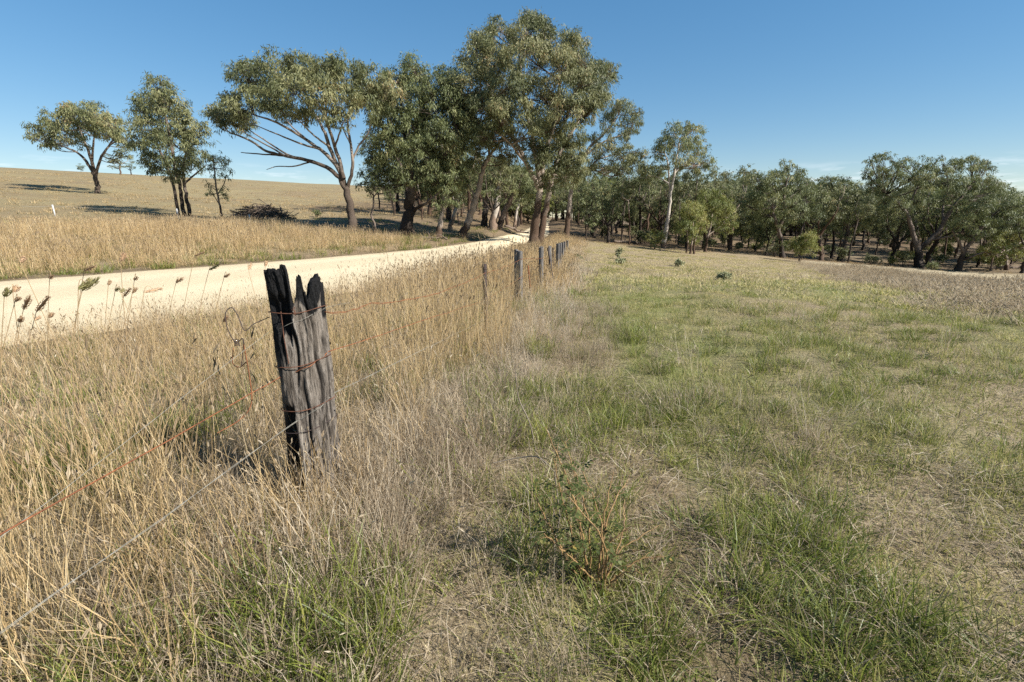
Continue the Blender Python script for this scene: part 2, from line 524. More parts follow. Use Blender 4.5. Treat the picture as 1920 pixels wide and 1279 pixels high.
def leaves(mb, cen, rad, n, L, W, droop=.75, lr=None, out_c=None):
    """n leaves scattered round each clump centre: folded diamonds that hang"""
    cen = np.asarray(cen, float); m = len(cen)
    idx = np.repeat(np.arange(m), n)
    k = len(idx)
    g = rng.normal(size=(k, 3)) * .5
    g /= np.maximum(1, np.linalg.norm(g, axis=1) / 1.2)[:, None]
    p = cen[idx] + g * np.asarray(rad, float)[idx][:, None] * np.array([1, 1, .8])
    d = rng.normal(size=(k, 3)) * .5
    if out_c is not None:
        o = p - np.asarray(out_c)[idx]; o /= np.linalg.norm(o, axis=1)[:, None] + 1e-6
        d += o * .38
    d[:, 2] -= droop
    d /= np.linalg.norm(d, axis=1)[:, None]
    r = rng.normal(size=(k, 3)) * .55 + np.array([0, 0, .25])
    if out_c is not None: r += o * 1.0
    sd_ = np.cross(d, r); sd_ /= np.linalg.norm(sd_, axis=1)[:, None] + 1e-6
    nn = np.cross(sd_, d)
    l = L * rng.uniform(.6, 1.35, k)[:, None]; w_ = W * rng.uniform(.6, 1.3, k)[:, None]
    v = np.stack([p, p + d * l * .42 + sd_ * w_ + nn * w_ * .3, p + d * l, p + d * l * .42 - sd_ * w_ + nn * w_ * .3], 1)
    Q = np.arange(k * 4).reshape(-1, 4)
    base = rng.uniform(0, 1, m) if lr is None else lr
    a = np.clip(base[idx] * .68 + rng.uniform(0, .32, k), 0, 1)
    mb.add(v.reshape(-1, 3), Q, lr=np.repeat(a, 4))


def fill_blobs(mt, mc, skel, blobs, leaf_L, leaf_W, dens=1.0, twig_r=.02, sides=5, sub_r=.30, pale=.45, nsub=14, droop=.75, flat=.45):
    """blobs: list of (centre, radii). Joins each to the skeleton with a limb, splits it to twigs, hangs leaf clumps on them."""
    RM = float(np.mean([np.mean(rr) for _, rr in blobs]))
    S = np.array([p for p, r in skel]); SR = np.array([r for p, r in skel])
    for c, rr in blobs:
        c = np.asarray(c, float); rr = np.asarray(rr, float)
        R = float(rr.mean())
        dv = S - c
        cost = np.linalg.norm(dv, axis=1) + np.maximum(0, dv[:, 2]) * 2.0 - np.minimum(SR, .25) * .4
        i = int(np.argmin(cost)); p0 = S[i]; dist = np.linalg.norm(c - p0)
        r0 = min(SR[i] * .75, max(twig_r * 1.3, .016 * dist + .012 * R))
        end = c + (c - p0) * .1
        midp = (p0 + end) / 2 + np.array([0, 0, -.08 * dist]) + rng.normal(size=3) * .06 * dist
        pts, rd = catmull([p0, midp, end], [r0, r0 * .7, r0 * .35], 5)
        tube(mt, pts, rd, sides, pale=pale)
        # clump centres, thicker toward the outside and the top
        d = rng.normal(size=(nsub * 3, 3)); d /= np.linalg.norm(d, axis=1)[:, None]
        keep = (d[:, 2] > -.25) | (rng.uniform(size=len(d)) > flat)
        d = d[keep][:nsub]
        rad = rng.uniform(.35, 1.0, len(d)) ** .6
        q = c + d * rad[:, None] * rr
        for e in q[:max(3, int(len(q) * min(1, R / (.6 * RM))))]:
            j = rng.integers(len(pts) // 3, len(pts))
            m2 = (pts[j] + e) / 2 + rng.normal(size=3) * .08 * R + np.array([0, 0, .06 * R])
            tube(mt, np.array([pts[j], m2, e]), [rd[j] * .6, rd[j] * .42, max(.2 * rd[j], twig_r * .25)], 3, pale=pale)
        sr = R * sub_r * rng.uniform(.75, 1.3, len(q))
        q = q[:max(3, int(len(q) * min(1, R / (.6 * RM))))]; sr = sr[:len(q)]
        n = int(max(4, dens * 1.15 * (R * sub_r) ** 2 * 3.2 / (leaf_L * leaf_W)))
        leaves(mc, q, sr, n, leaf_L, leaf_W, droop=droop, out_c=np.repeat(c[None], len(q), 0),
               lr=np.clip(rng.normal(.45, .25) + rng.normal(0, .22, len(q)), 0, 1))


def finish_tree(name, base, label, cat, group, mt, mc, bark, leaf, rz=0.0):
    t = empty(name, base, label, cat, group, rz)
    link('trunk', mt.mesh('trunk', bark, base), t)
    if mc.n: link('crown', mc.mesh('crown', leaf, base, smooth=False), t)
    return t


def hero(name, label, base_px, limbs, blobs, d=None, group=None, bark=None, leaf=None, leaf_L=.2, leaf_W=.035, depth=1.0,
         dens=1.0, twig_r=None, both=True, nsub=15, jit=1.0, flare=1.5, droop=.95, cat='tree', paletop=.35, sub_r=.3, aspect=.85):
    """a tree drawn from the photograph's outline but grown as a solid at its own distance"""
    leaf_L *= .95; leaf_W *= .62; dens *= 1.0
    if d is None: b = G(*base_px)
    else: b, _ = at(base_px[0], d, base_px[1])
    D = b[1]; pm = D / F_PX
    bpx = base_px[1]
    ztop = max(P(bx, by, D)[2] for bx, by, *_ in blobs) - b[2]
    mt, mc = MB(), MB(); skel = []
    for li, (r0, r1, pts) in enumerate(limbs):
        w3 = [P(p[0], p[1], D + (p[2] if len(p) > 2 else rng.normal() * .25 * li * depth * pm * 20 * .2)) for p in pts]
        if li == 0:
            w3[0] = b + np.array([0, 0, -.1]) + (w3[0] - b) * np.array([1, 0, 0])
        if abs(pts[0][1] - bpx) < 4 and li:
            w3[0] = np.array([w3[0][0], w3[0][1], float(H(w3[0][0], w3[0][1])) - .1])
        n = len(w3)
        r0_, r1_ = r0, r1; r0 = r0 * .82; r1 = r1 * .8
        rads = [r0 * pm + (r1 - r0) * pm * k / (n - 1) for k in range(n)]
        pp, rr = catmull(w3, rads, 5)
        hz = pp[:, 2] - b[2]
        if abs(pts[0][1] - bpx) < 4:
            rr = rr * (1 + (flare - 1) * np.exp(-np.maximum(hz, 0) / (.05 * ztop)))
        pal = np.clip(hz / ztop / paletop - .1 + rng.normal() * .08, 0, 1)
        pp[1:-1] += rng.normal(size=(len(pp) - 2, 3)) * rr[1:-1, None] * .18
        tube(mt, pp, rr, 9, pale=pal, knobby=.05)
        skel += list(zip(pp[2:], rr[2:]))
    xs = np.array([q[0] for q in blobs]); ys = np.array([q[1] for q in blobs])
    cx = xs.mean(); cy = ys.mean(); hw = (xs.max() - xs.min()) / 2 + 15; hh = (ys.max() - ys.min()) / 2 + 15
    B3 = []
    for q in blobs:
        r = q[2] * pm * 1.12
        uu = min(1, math.hypot((q[0] - cx) / hw, (q[1] - cy) / hh))
        ext = math.sqrt(max(0, 1 - uu * uu)) * hw * pm * depth
        rr = np.array([r, r * 1.05, r * aspect])
        if both and ext > r * .9:
            B3.append((P(q[0] + rng.normal() * 3 * jit, q[1] + rng.normal() * 3 * jit, D - ext * rng.uniform(.5, .85)), rr))
            B3.append((P(q[0] + rng.normal() * 5 * jit, q[1] + rng.normal() * 5 * jit, D + ext * rng.uniform(.3, .85)), rr))
        else:
            B3.append((P(q[0], q[1], D + rng.uniform(-1, 1) * ext * .7), rr))
    fill_blobs(mt, mc, skel, B3, leaf_L, leaf_W, dens, twig_r or max(.012, pm * .55), nsub=nsub, droop=droop, sub_r=sub_r)
    return finish_tree(name, b, label, cat, group, mt, mc, bark or BARK, leaf or LEAF)


# the tall gum at the fence, by far the largest crown
main_blobs = [(985, 58, 32), (932, 72, 28), (1022, 68, 30), (1062, 92, 30), (890, 105, 32), (1095, 118, 34), (1125, 155, 28), (868, 152, 30),
              (930, 118, 38), (985, 108, 40), (1045, 128, 40), (1098, 165, 36), (862, 190, 26), (900, 172, 38), (955, 165, 38), (1015, 182, 36),
              (1128, 188, 20), (905, 212, 34), (950, 208, 32), (875, 228, 24), (1062, 200, 34), (1098, 212, 24), (1040, 245, 32), (1008, 240, 28),
              (1072, 255, 26), (1040, 285, 34), (1002, 278, 22), (1062, 310, 24), (1015, 306, 22), (1078, 290, 20), (930, 40, 14), (1000, 36, 14),
              (1140, 130, 14), (1025, 340, 16), (1060, 335, 22), (1085, 318, 16), (1045, 312, 24), (880, 255, 20), (915, 258, 18), (850, 205, 18), (868, 190, 24), (940, 225, 24), (845, 165, 12), (1108, 190, 16), (920, 240, 18), (1035, 320, 16)]
hero('gum_tree', 'tallest gum tree with the widest crown and twin trunk rising beside the fence', (1003, 466),
     [(11, 6, [(999, 466), (1003, 430), (1009, 385), (1014, 340)]),
      (8, 5, [(1009, 466), (1018, 420), (1028, 375), (1036, 325)]),
      (6, 2.5, [(1012, 355), (990, 312), (968, 270), (940, 232), (905, 200, -1)]),
      (6, 2, [(1014, 345), (1022, 290), (1040, 230), (1048, 170, -.5), (1050, 120)]),
      (5, 2, [(1036, 330), (1056, 275), (1085, 225), (1110, 170, .6)]),
      (5, 2, [(1013, 345), (1000, 270), (985, 200, .8), (975, 120, .8), (980, 80)]),
      (4, 1.5, [(968, 272), (930, 190, 1.2), (905, 140, 1.5)]),
      (4, 1.5, [(1040, 232), (1080, 170, -1.6), (1100, 130, -1.8)]),
      (3, 1.2, [(990, 312), (950, 262, -1.6), (900, 232, -2.0)])],
     main_blobs, leaf_L=.19, leaf_W=.036, depth=.8, dens=1.05, nsub=15)

hero('gum_tree', 'umbrella shaped gum tree leaning out over the brush pile on long bare limbs', (662, 437),
     [(9.5, 7, [(662, 437), (659, 410), (655, 380), (648, 352)]),
      (5, 1.5, [(648, 355), (625, 322), (585, 303), (535, 292), (500, 283), (465, 262), (430, 248)]),
      (5, 1.5, [(646, 348), (630, 308), (600, 280), (562, 255), (520, 230, -.8), (475, 215, -1)]),
      (4.5, 1.5, [(642, 338), (618, 275), (602, 235), (575, 195, .8), (548, 170, 1)]),
      (4.5, 1.5, [(645, 335), (628, 275), (612, 225, -.8), (612, 180, -1)]),
      (4, 1.5, [(652, 352), (661, 312), (657, 270), (652, 225, .6), (662, 185, .8)]),
      (2.5, 1, [(661, 300), (672, 275), (690, 250), (700, 215)]),
      (2.5, 1, [(585, 303), (540, 290, 1), (495, 262, 1.4), (455, 235, 1.6)]),
      (2, .8, [(535, 292), (505, 290), (475, 288), (452, 286)]),
      (2.2, .8, [(600, 280), (560, 268, -1), (515, 250, -1.4), (480, 235, -1.5)]), (2, .8, [(575, 262), (545, 235, .8), (520, 205, 1)]), (2.2, .8, [(618, 275), (590, 255, -1), (560, 225, -1.4), (535, 195, -1.6)]),
      (2, .8, [(628, 275), (640, 240, -.8), (655, 205, -1)]), (2, .8, [(535, 292), (500, 272, .6), (460, 250, .8), (440, 232, .8)]), (1.8, .7, [(612, 225), (595, 195, -1), (585, 165, -1.2)]), (1.8, .7, [(657, 270), (640, 235, 1), (625, 200, 1.2)]), (1.6, .6, [(585, 303), (548, 312), (520, 312), (500, 318)])],
     [(398, 216, 16), (420, 226, 20), (442, 205, 24), (470, 192, 26), (455, 232, 18), (480, 152, 32), (520, 132, 28), (560, 128, 28), (508, 178, 30),
      (552, 168, 34), (600, 140, 30), (648, 142, 30), (606, 182, 30), (650, 192, 30), (690, 150, 28), (690, 192, 30), (722, 172, 26), (635, 222, 20),
      (530, 210, 20), (575, 215, 16), (430, 185, 14), (465, 130, 14), (540, 112, 12), (625, 125, 14), (705, 225, 18), (415, 240, 12)],
     leaf_L=.21, leaf_W=.038, depth=.75, nsub=17, bark=BARK_MID, flare=1.25, paletop=.75)

hero('gum_tree', 'dome shaped gum tree standing alone out on the bare hillside', (182, 363),
     [(5, 4, [(184, 363), (182, 345), (178, 328)]),
      (3.4, 1, [(178, 330), (165, 308), (148, 288), (122, 276), (100, 268)]),
      (3.4, 1, [(178, 328), (166, 285), (152, 250), (140, 225)]),
      (3.2, 1, [(179, 330), (188, 300), (208, 268), (225, 245)]),
      (2.6, 1, [(172, 308), (175, 270), (182, 235)]),
      (1.8, .8, [(205, 272), (225, 262), (238, 266)])],
     [(82, 262, 16), (92, 238, 20), (112, 218, 20), (140, 210, 20), (170, 212, 22), (200, 226, 22), (222, 240, 20), (238, 262, 14), (118, 248, 20), (150, 240, 22),
      (182, 246, 20), (210, 258, 14), (100, 268, 10), (74, 252, 10), (235, 284, 10), (224, 292, 8), (150, 264, 12), (126, 205, 10), (245, 275, 8)],
     leaf_L=.34, leaf_W=.07, depth=.85, nsub=13, bark=BARK_MID, flare=1.15, paletop=.9)

hero('gum_tree', 'upright gum tree with three dark trunks behind the tall roadside grass', (345, 405),
     [(4, 2.4, [(346, 405), (340, 372), (336, 340), (326, 300), (318, 250), (302, 190)]),
      (3.4, 1.8, [(334, 405), (330, 372), (322, 335), (308, 300), (292, 265)]),
      (4, 1.8, [(358, 405), (350, 370), (345, 335), (346, 300), (356, 262)]),
      (2.4, 1, [(346, 345), (362, 330), (385, 312)]),
      (2.2, 1, [(330, 340), (312, 322), (296, 318)])],
     [(294, 164, 20), (286, 196, 26), (262, 205, 15), (316, 200, 28), (300, 238, 34), (346, 240, 24), (268, 262, 20), (328, 275, 34), (368, 270, 22), (290, 292, 22), (352, 305, 24),
      (318, 320, 20), (385, 300, 12), (310, 172, 14), (378, 245, 12), (280, 315, 12), (258, 230, 10), (300, 148, 9), (340, 215, 14)],
     leaf_L=.24, leaf_W=.042, depth=.95, nsub=13, bark=BARK_DARK, flare=1.1)

hero('gum_sapling', 'thin young gum with sparse leaves next to the three trunked tree', (417, 409),
     [(2.4, 1.1, [(417, 409), (411, 380), (405, 350), (402, 320), (400, 295)]),
      (1.2, .6, [(408, 365), (420, 345), (424, 330)]), (1, .5, [(412, 385), (400, 365), (393, 352)])],
     [(402, 292, 12), (418, 306, 14), (404, 322, 13), (425, 330, 8), (396, 345, 8), (416, 352, 8), (428, 318, 7), (392, 308, 8), (426, 368, 5), (395, 362, 6)],
     d=31, leaf_L=.2, leaf_W=.034, depth=.9, dens=.6, nsub=8, cat='sapling', bark=BARK_DARK, leaf=LEAF_DARK)

hero('gum_tree', 'huge dark trunked spreading tree beside the gravel road with a flared base', (764, 441),
     [(13, 9, [(762, 441), (764, 415), (768, 380), (771, 345), (769, 320)]),
      (8, 3, [(769, 330), (766, 300), (750, 272), (728, 250), (712, 232)]),
      (8, 3, [(770, 345), (790, 330), (812, 312), (840, 285, -1), (862, 260, -1.5)]),
      (7, 2.5, [(768, 310), (782, 265), (800, 220, .8), (815, 170, 1)]),
      (4, 1.8, [(769, 352), (755, 335), (742, 318), (722, 308)]),
      (5, 2, [(766, 300), (758, 250, 1), (752, 190, 1.4), (765, 150, 1.5)]),
      (4, 1.5, [(775, 395), (800, 380, -1), (822, 362, -1.4)])],
     [(742, 152, 28), (778, 142, 28), (808, 158, 26), (722, 190, 30), (762, 188, 32), (800, 196, 32), (838, 180, 30), (735, 232, 30), (775, 235, 32), (815, 240, 34), (850, 225, 32),
      (720, 270, 28), (700, 300, 24), (690, 330, 18), (750, 280, 28), (790, 285, 30), (830, 285, 30), (866, 270, 28), (716, 330, 22), (742, 330, 22), (780, 325, 24), (820, 330, 26),
      (858, 315, 26), (700, 345, 14), (800, 360, 16), (840, 150, 20), (712, 165, 16), (770, 128, 12), (880, 240, 24), (830, 130, 14), (678, 345, 12)],
     leaf_L=.2, leaf_W=.036, depth=.6, nsub=14, bark=BARK_DARK, leaf=LEAF_DARK, flare=1.55, dens=.95)

hero('gum_tree', 'leafy gum with long bare diagonal limbs reaching out behind the tallest tree', (1062, 452),
     [(6, 3.2, [(1062, 452), (1066, 400), (1072, 350), (1085, 305)]),
      (4, 1.3, [(1085, 305), (1110, 272), (1135, 248), (1160, 215)]),
      (3, 1.2, [(1080, 320), (1105, 285, .8), (1140, 262, 1), (1180, 250, 1)]),
      (3, 1, [(1073, 350), (1098, 325), (1120, 300), (1150, 290)])],
     [(1162, 205, 22), (1185, 228, 18), (1150, 236, 18), (1182, 258, 16), (1130, 282, 22), (1165, 288, 22), (1196, 288, 14), (1112, 258, 12), (1110, 318, 20), (1148, 318, 18),
      (1185, 312, 16), (1150, 192, 10), (1196, 212, 9), (1090, 330, 16)],
     leaf_L=.24, leaf_W=.042, depth=.8, nsub=12)

hero('gum_tree', 'slender white trunked gum rising above the wood edge near the paddock', (1245, 466),
     [(4.6, 3, [(1244, 466), (1249, 430), (1255, 390), (1257, 362)]),
      (3, 1.2, [(1257, 365), (1264, 330), (1269, 295), (1275, 260)]),
      (2.6, 1.1, [(1256, 368), (1255, 335), (1252, 305), (1244, 280)]),
      (1.8, .8, [(1265, 325), (1285, 305), (1305, 290)]),
      (1.8, .8, [(1254, 345), (1240, 335), (1225, 330)])],
     [(1264, 250, 17), (1298, 248, 17), (1244, 270, 17), (1274, 275, 20), (1308, 272, 16), (1236, 292, 13), (1325, 300, 12), (1318, 318, 12), (1270, 302, 18), (1216, 312, 15),
      (1300, 308, 15), (1285, 238, 10), (1240, 318, 14), (1210, 335, 14),],
     leaf_L=.26, leaf_W=.046, depth=.9, nsub=12, bark=BARK_PALE, leaf=LEAF_DARK, paletop=.08)

hero('wattle_tree', 'pale green bushy tree on a thin stem at the paddock edge of the wood', (1323, 473),
     [(3, 1.5, [(1322, 473), (1326, 448), (1332, 425), (1335, 400)]), (1.8, .8, [(1329, 440), (1350, 425), (1362, 410)])],
     [(1330, 375, 22), (1352, 385, 20), (1366, 405, 16), (1335, 405, 20), (1360, 428, 14), (1312, 390, 18), (1372, 420, 9), (1345, 366, 12)],
     leaf_L=.2, leaf_W=.036, depth=.9, nsub=13, leaf=LEAF_LIGHT)
hero('wattle_tree', 'rounded olive green small tree on several thin stems next to the pale green one', (1294, 476),
     [(2.4, 1.3, [(1294, 476), (1297, 455), (1300, 430), (1298, 405)]), (2, 1, [(1286, 476), (1290, 455), (1288, 430)]), (2, 1, [(1301, 474), (1303, 452), (1310, 430)])],
     [(1296, 392, 17), (1282, 410, 15), (1308, 408, 16), (1294, 425, 17), (1278, 432, 10), (1312, 432, 12), (1300, 448, 9), (1288, 385, 9)],
     leaf_L=.19, leaf_W=.034, depth=.9, nsub=12, leaf=LEAF_LIGHT)
hero('gum_sapling', 'small rounded leafy sapling at the foot of the white trunked gum', (1228, 468),
     [(2, 1, [(1227, 468), (1229, 455), (1231, 442)])],
     [(1231, 438, 10), (1224, 450, 9), (1238, 450, 9), (1230, 458, 8)], leaf_L=.18, leaf_W=.034, leaf=LEAF_LIGHT, nsub=10, cat='sapling')

hero('gum_tree', 'dark forked tree behind the round green bush at the wood edge', (1468, 484),
     [(5, 3.6, [(1468, 484), (1464, 450), (1458, 425)]),
      (4, 1.5, [(1459, 428), (1450, 400), (1455, 370), (1448, 345)]), (4.5, 1.5, [(1459, 430), (1472, 398), (1470, 365), (1478, 330)]),
      (2.5, 1, [(1470, 380), (1495, 358), (1515, 345)])],
     [(1478, 315, 12), (1458, 325, 12), (1440, 340, 18), (1416, 345, 18), (1500, 325, 12), (1470, 345, 20), (1502, 350, 20), (1425, 370, 22), (1455, 378, 20), (1490, 380, 22), (1520, 372, 18),
      (1508, 400, 20), (1435, 400, 20), (1478, 410, 18), (1410, 325, 10), (1530, 395, 14), (1400, 375, 14)],
     leaf_L=.26, leaf_W=.046, depth=.85, nsub=12, bark=BARK_DARK, leaf=LEAF_DARK)
hero('gum_tree', 'bushy tree with drooping foliage between the two dark forked trees', (1577, 489),
     [(5, 3, [(1575, 489), (1582, 460), (1590, 435), (1588, 405)]), (3, 1.2, [(1588, 425), (1570, 400), (1562, 378)]), (3, 1.2, [(1589, 420), (1602, 395), (1610, 375)])],
     [(1560, 350, 16), (1585, 352, 16), (1545, 365, 16), (1570, 375, 20), (1598, 375, 18), (1612, 395, 16), (1555, 398, 18), (1580, 405, 20), (1606, 420, 18), (1555, 425, 16), (1590, 440, 14), (1625, 415, 14), (1548, 340, 9)],
     leaf_L=.26, leaf_W=.046, depth=.9, nsub=12, bark=BARK_DARK, leaf=LEAF_DARK)
hero('gum_tree', 'broad dark gum with a thick forked trunk and ragged top behind the pink grass', (1722, 502),
     [(8, 6, [(1722, 502), (1721, 475), (1718, 452)]),
      (5.5, 2, [(1718, 458), (1708, 425), (1698, 398), (1682, 378), (1662, 365)]),
      (6, 2, [(1720, 470), (1748, 446), (1768, 420), (1785, 392), (1805, 365), (1822, 345)]),
      (3.5, 1.3, [(1700, 402), (1712, 370), (1725, 340)]), (3, 1.2, [(1768, 420), (1768, 385, 1), (1778, 350, 1.2)]),
      (2.5, 1, [(1745, 450), (1775, 445, -1), (1800, 440, -1)])],
     [(1632, 300, 11), (1655, 298, 11), (1630, 325, 10), (1650, 325, 16), (1685, 312, 15), (1660, 350, 20), (1690, 340, 18), (1632, 350, 12), (1725, 310, 14), (1745, 315, 13), (1718, 335, 16),
      (1740, 345, 16), (1770, 322, 13), (1790, 308, 14), (1815, 312, 16), (1842, 318, 16), (1788, 335, 18), (1815, 345, 20), (1845, 345, 18), (1862, 352, 14), (1872, 362, 9), (1660, 380, 20), (1690, 375, 18),
      (1715, 375, 16), (1640, 400, 18), (1790, 370, 18), (1820, 378, 16), (1850, 375, 12), (1700, 300, 6), (1762, 300, 6), (1848, 303, 6), (1680, 405, 18), (1740, 385, 12)],
     leaf_L=.26, leaf_W=.046, depth=.55, nsub=12, bark=BARK_DARK, leaf=LEAF_DARK)
hero('gum_tree', 'dark leaning tree with low side limbs at the open end of the wood', (1797, 508),
     [(6, 4, [(1795, 508), (1803, 485), (1812, 462)]),
      (4, 1.5, [(1812, 466), (1832, 440), (1850, 415), (1872, 395)]), (4, 1.5, [(1808, 475), (1798, 455), (1785, 432)]), (3, 1.2, [(1803, 488), (1830, 478, -.8), (1855, 470, -1)]),
      (3, 1.2, [(1832, 440), (1870, 430, -.6), (1905, 425, -.6)])],
     [(1850, 385, 18), (1880, 378, 18), (1905, 385, 18), (1830, 400, 18), (1862, 405, 20), (1895, 410, 20), (1812, 415, 16), (1840, 428, 18), (1875, 435, 16), (1910, 435, 14), (1790, 425, 14), (1820, 440, 14), (1915, 405, 12), (1925, 380, 12)],
     leaf_L=.25, leaf_W=.045, depth=.7, nsub=12, bark=BARK_DARK, leaf=LEAF_DARK)
hero('wattle_tree', 'low yellow green spreading tree behind the dark leaning tree', (1888, 505),
     [(4, 2.5, [(1888, 505), (1886, 485), (1880, 468)]), (2, 1, [(1882, 475), (1905, 460), (1920, 452)])],
     [(1860, 452, 14), (1882, 448, 15), (1905, 456, 15), (1925, 470, 14), (1850, 470, 12), (1880, 468, 14), (1905, 478, 10), (1838, 480, 8)],
     d=46, leaf_L=.24, leaf_W=.044, depth=.8, nsub=12, leaf=LEAF_LIGHT)

# slighter trees along the road verge, left of the gravel
RS = 'trees along the far verge of the gravel road'
hero('gum_tree', 'crooked thin dead looking stem between the umbrella gum and the huge dark trunk', (701, 439),
     [(2.6, 1.8, [(701, 439), (703, 422), (696, 405), (700, 388), (700, 365)]), (1.3, .6, [(699, 372), (712, 355), (722, 350)])],
     [(702, 356, 11), (716, 352, 9), (692, 362, 8), (726, 360, 7)], group=RS, leaf_L=.18, leaf_W=.03, dens=.6, nsub=7, bark=BARK_DARK, leaf=LEAF_DARK)
hero('gum_tree', 'short trunked gum with a sunlit base standing on the clay bank by the road', (821, 446),
     [(6.5, 4, [(820, 446), (826, 415), (832, 385), (834, 350)]), (3, 1.3, [(833, 375), (850, 345), (858, 320)]), (3, 1.3, [(833, 365), (818, 335), (810, 315)])],
     [(835, 325, 18), (812, 345, 16), (856, 340, 18), (836, 355, 18), (818, 378, 12), (858, 368, 14), (840, 385, 12), (846, 302, 16), (825, 398, 8)],
     group=RS, leaf_L=.19, leaf_W=.034, nsub=12, leaf=LEAF_DARK)
hero('gum_tree', 'leaning gum with a long pale upper trunk bending toward the gravel road', (868, 444),
     [(8, 4.5, [(868, 444), (880, 412), (890, 380), (900, 345), (908, 310), (920, 290)]),
      (3.4, 1.3, [(912, 302), (930, 275), (945, 255), (960, 248)]), (3, 1.2, [(918, 292), (916, 262), (925, 235)]), (3, 1.3, [(893, 372), (880, 352), (872, 330)])],
     [(925, 240, 18), (948, 248, 18), (905, 262, 16), (935, 275, 16), (965, 262, 16), (880, 318, 16), (868, 345, 14), (905, 300, 16), (940, 305, 14), (958, 290, 14)],
     group=RS, leaf_L=.19, leaf_W=.034, nsub=12, bark=BARK, paletop=.25)
hero('gum_tree', 'grey leaning thin trunk just behind the leaning pale gum', (842, 440),
     [(4.5, 3, [(842, 440), (846, 420), (854, 398), (858, 370), (862, 345)])], [(862, 340, 16), (850, 355, 13), (874, 352, 14), (862, 322, 14)],
     d=36, group=RS, leaf_L=.2, leaf_W=.036, nsub=10, bark=BARK_PALE, leaf=LEAF_DARK)
hero('gum_tree', 'straight dark trunk at the first bend of the gravel road', (908, 431),
     [(7, 5, [(908, 431), (909, 400), (911, 365), (914, 335)]), (3, 1.3, [(912, 350), (930, 325), (938, 300)])],
     [(914, 318, 18), (934, 310, 18), (898, 335, 16), (925, 345, 16), (945, 335, 16), (908, 360, 12)], d=44, group=RS, leaf_L=.22, leaf_W=.04, nsub=11, bark=BARK_DARK, leaf=LEAF_DARK)
hero('gum_tree', 'dark trunk with a white upper stem close behind the straight dark trunk', (922, 433),
     [(8, 4, [(922, 433), (927, 405), (932, 375), (936, 345), (936, 325)])], [(938, 318, 18), (922, 330, 14), (955, 330, 18), (940, 345, 16), (958, 350, 14)],
     d=42, group=RS, leaf_L=.22, leaf_W=.04, nsub=11, bark=BARK_PALE, leaf=LEAF, paletop=.35)
hero('gum_tree', 'blackened trunk leaning hard toward the road behind the white stem', (934, 432),
     [(7, 4, [(934, 432), (943, 405), (954, 380), (968, 355), (976, 335)])], [(976, 328, 18), (960, 340, 16), (990, 342, 16), (975, 355, 16), (992, 362, 12)],
     d=43, group=RS, leaf_L=.22, leaf_W=.04, nsub=11, bark=BARK_DARK, leaf=LEAF_DARK)
hero('gum_tree', 'thin white stem leaning by the far bend of the road', (964, 424),
     [(3.6, 2, [(964, 424), (968, 400), (974, 375), (978, 350)])], [(980, 345, 14), (968, 358, 12), (992, 355, 12), (980, 330, 14)],
     d=52, group=RS, leaf_L=.24, leaf_W=.044, nsub=10, bark=BARK_PALE, leaf=LEAF)
# ------------------------------------------------------------------ the wood: a few kinds of gum, many copies
def variant(seed, h, style):
    global rng
    keep = rng; rng = np.random.default_rng(seed)
    mt, mc = MB(), MB(); skel = []
    fork = {'tall': .45, 'pole': .62, 'bushy': .2, 'fork': .3}[style] * h * rng.uniform(.9, 1.1)
    r0 = {'tall': .16, 'pole': .10, 'bushy': .09, 'fork': .2}[style] * h / 8
    lean = rng.normal(size=2) * .05 * h
    tp = np.array([[0, 0, -.15], [lean[0] * .2, lean[1] * .2, fork * .45], [lean[0], lean[1], fork]])
    pp, rr = catmull(tp, [r0 * 1.25, r0 * .95, r0 * .75], 5)
    pp[1:-1] += rng.normal(size=(len(pp) - 2, 3)) * r0 * .3
    pal = lambda z: np.clip((z / h) * (1.6 if style in ('tall', 'pole') else .9) - .2 + rng.normal() * .1, 0, 1)
    tube(mt, pp, rr, 7, pale=pal(pp[:, 2]), knobby=.06); skel += list(zip(pp[3:], rr[3:]))
    nl = {'tall': 4, 'pole': 3, 'bushy': 4, 'fork': 5}[style]
    wide = {'tall': .24, 'pole': .15, 'bushy': .22, 'fork': .34}[style] * h
    a0 = rng.uniform(0, 6.28); blobs = []
    for k in range(nl):
        a = a0 + k * 6.283 / nl + rng.normal() * .3
        top = h * rng.uniform(.72, .95); ext = wide * rng.uniform(.5, 1.0)
        if k == 0: ext *= .25; top = h * .93
        e = np.array([tp[2][0] + math.cos(a) * ext, tp[2][1] + math.sin(a) * ext, top])
        m2 = tp[2] * .5 + e * .5 + np.array([math.cos(a), math.sin(a), -.4]) * .06 * h
        lp, lr_ = catmull([tp[2], m2, e], [r0 * .55, r0 * .35, r0 * .12], 5)
        lp[1:-1] += rng.normal(size=(len(lp) - 2, 3)) * r0 * .3
        tube(mt, lp, lr_, 5, pale=pal(lp[:, 2])); skel += list(zip(lp[1:], lr_[1:]))
        br = h * rng.uniform(.085, .12)
        for t in (1.0, .72, .5) if style != 'pole' else (1.0, .7):
            c = lp[int(t * (len(lp) - 1))] + rng.normal(size=3) * .06 * h
            b_ = br * rng.uniform(.75, 1.2) * (1 if t > .6 else .8)
            c[2] = min(c[2], h - b_ * .7)
            blobs.append((c, np.array([b_, b_, b_ * .85])))
    if style in ('bushy', 'tall'):
        for k in range(12 if style == 'bushy' else 4):
            a = rng.uniform(0, 6.28); z = rng.uniform(.12 if style == 'bushy' else .35, .7) * h
            blobs.append((np.array([math.cos(a) * wide * .7, math.sin(a) * wide * .7, z]), np.full(3, h * rng.uniform(.07, .11))))
    fill_blobs(mt, mc, skel, blobs, .25, .036, 1.2, .016, nsub=11, sides=4)
    rng = keep
    return mt, mc


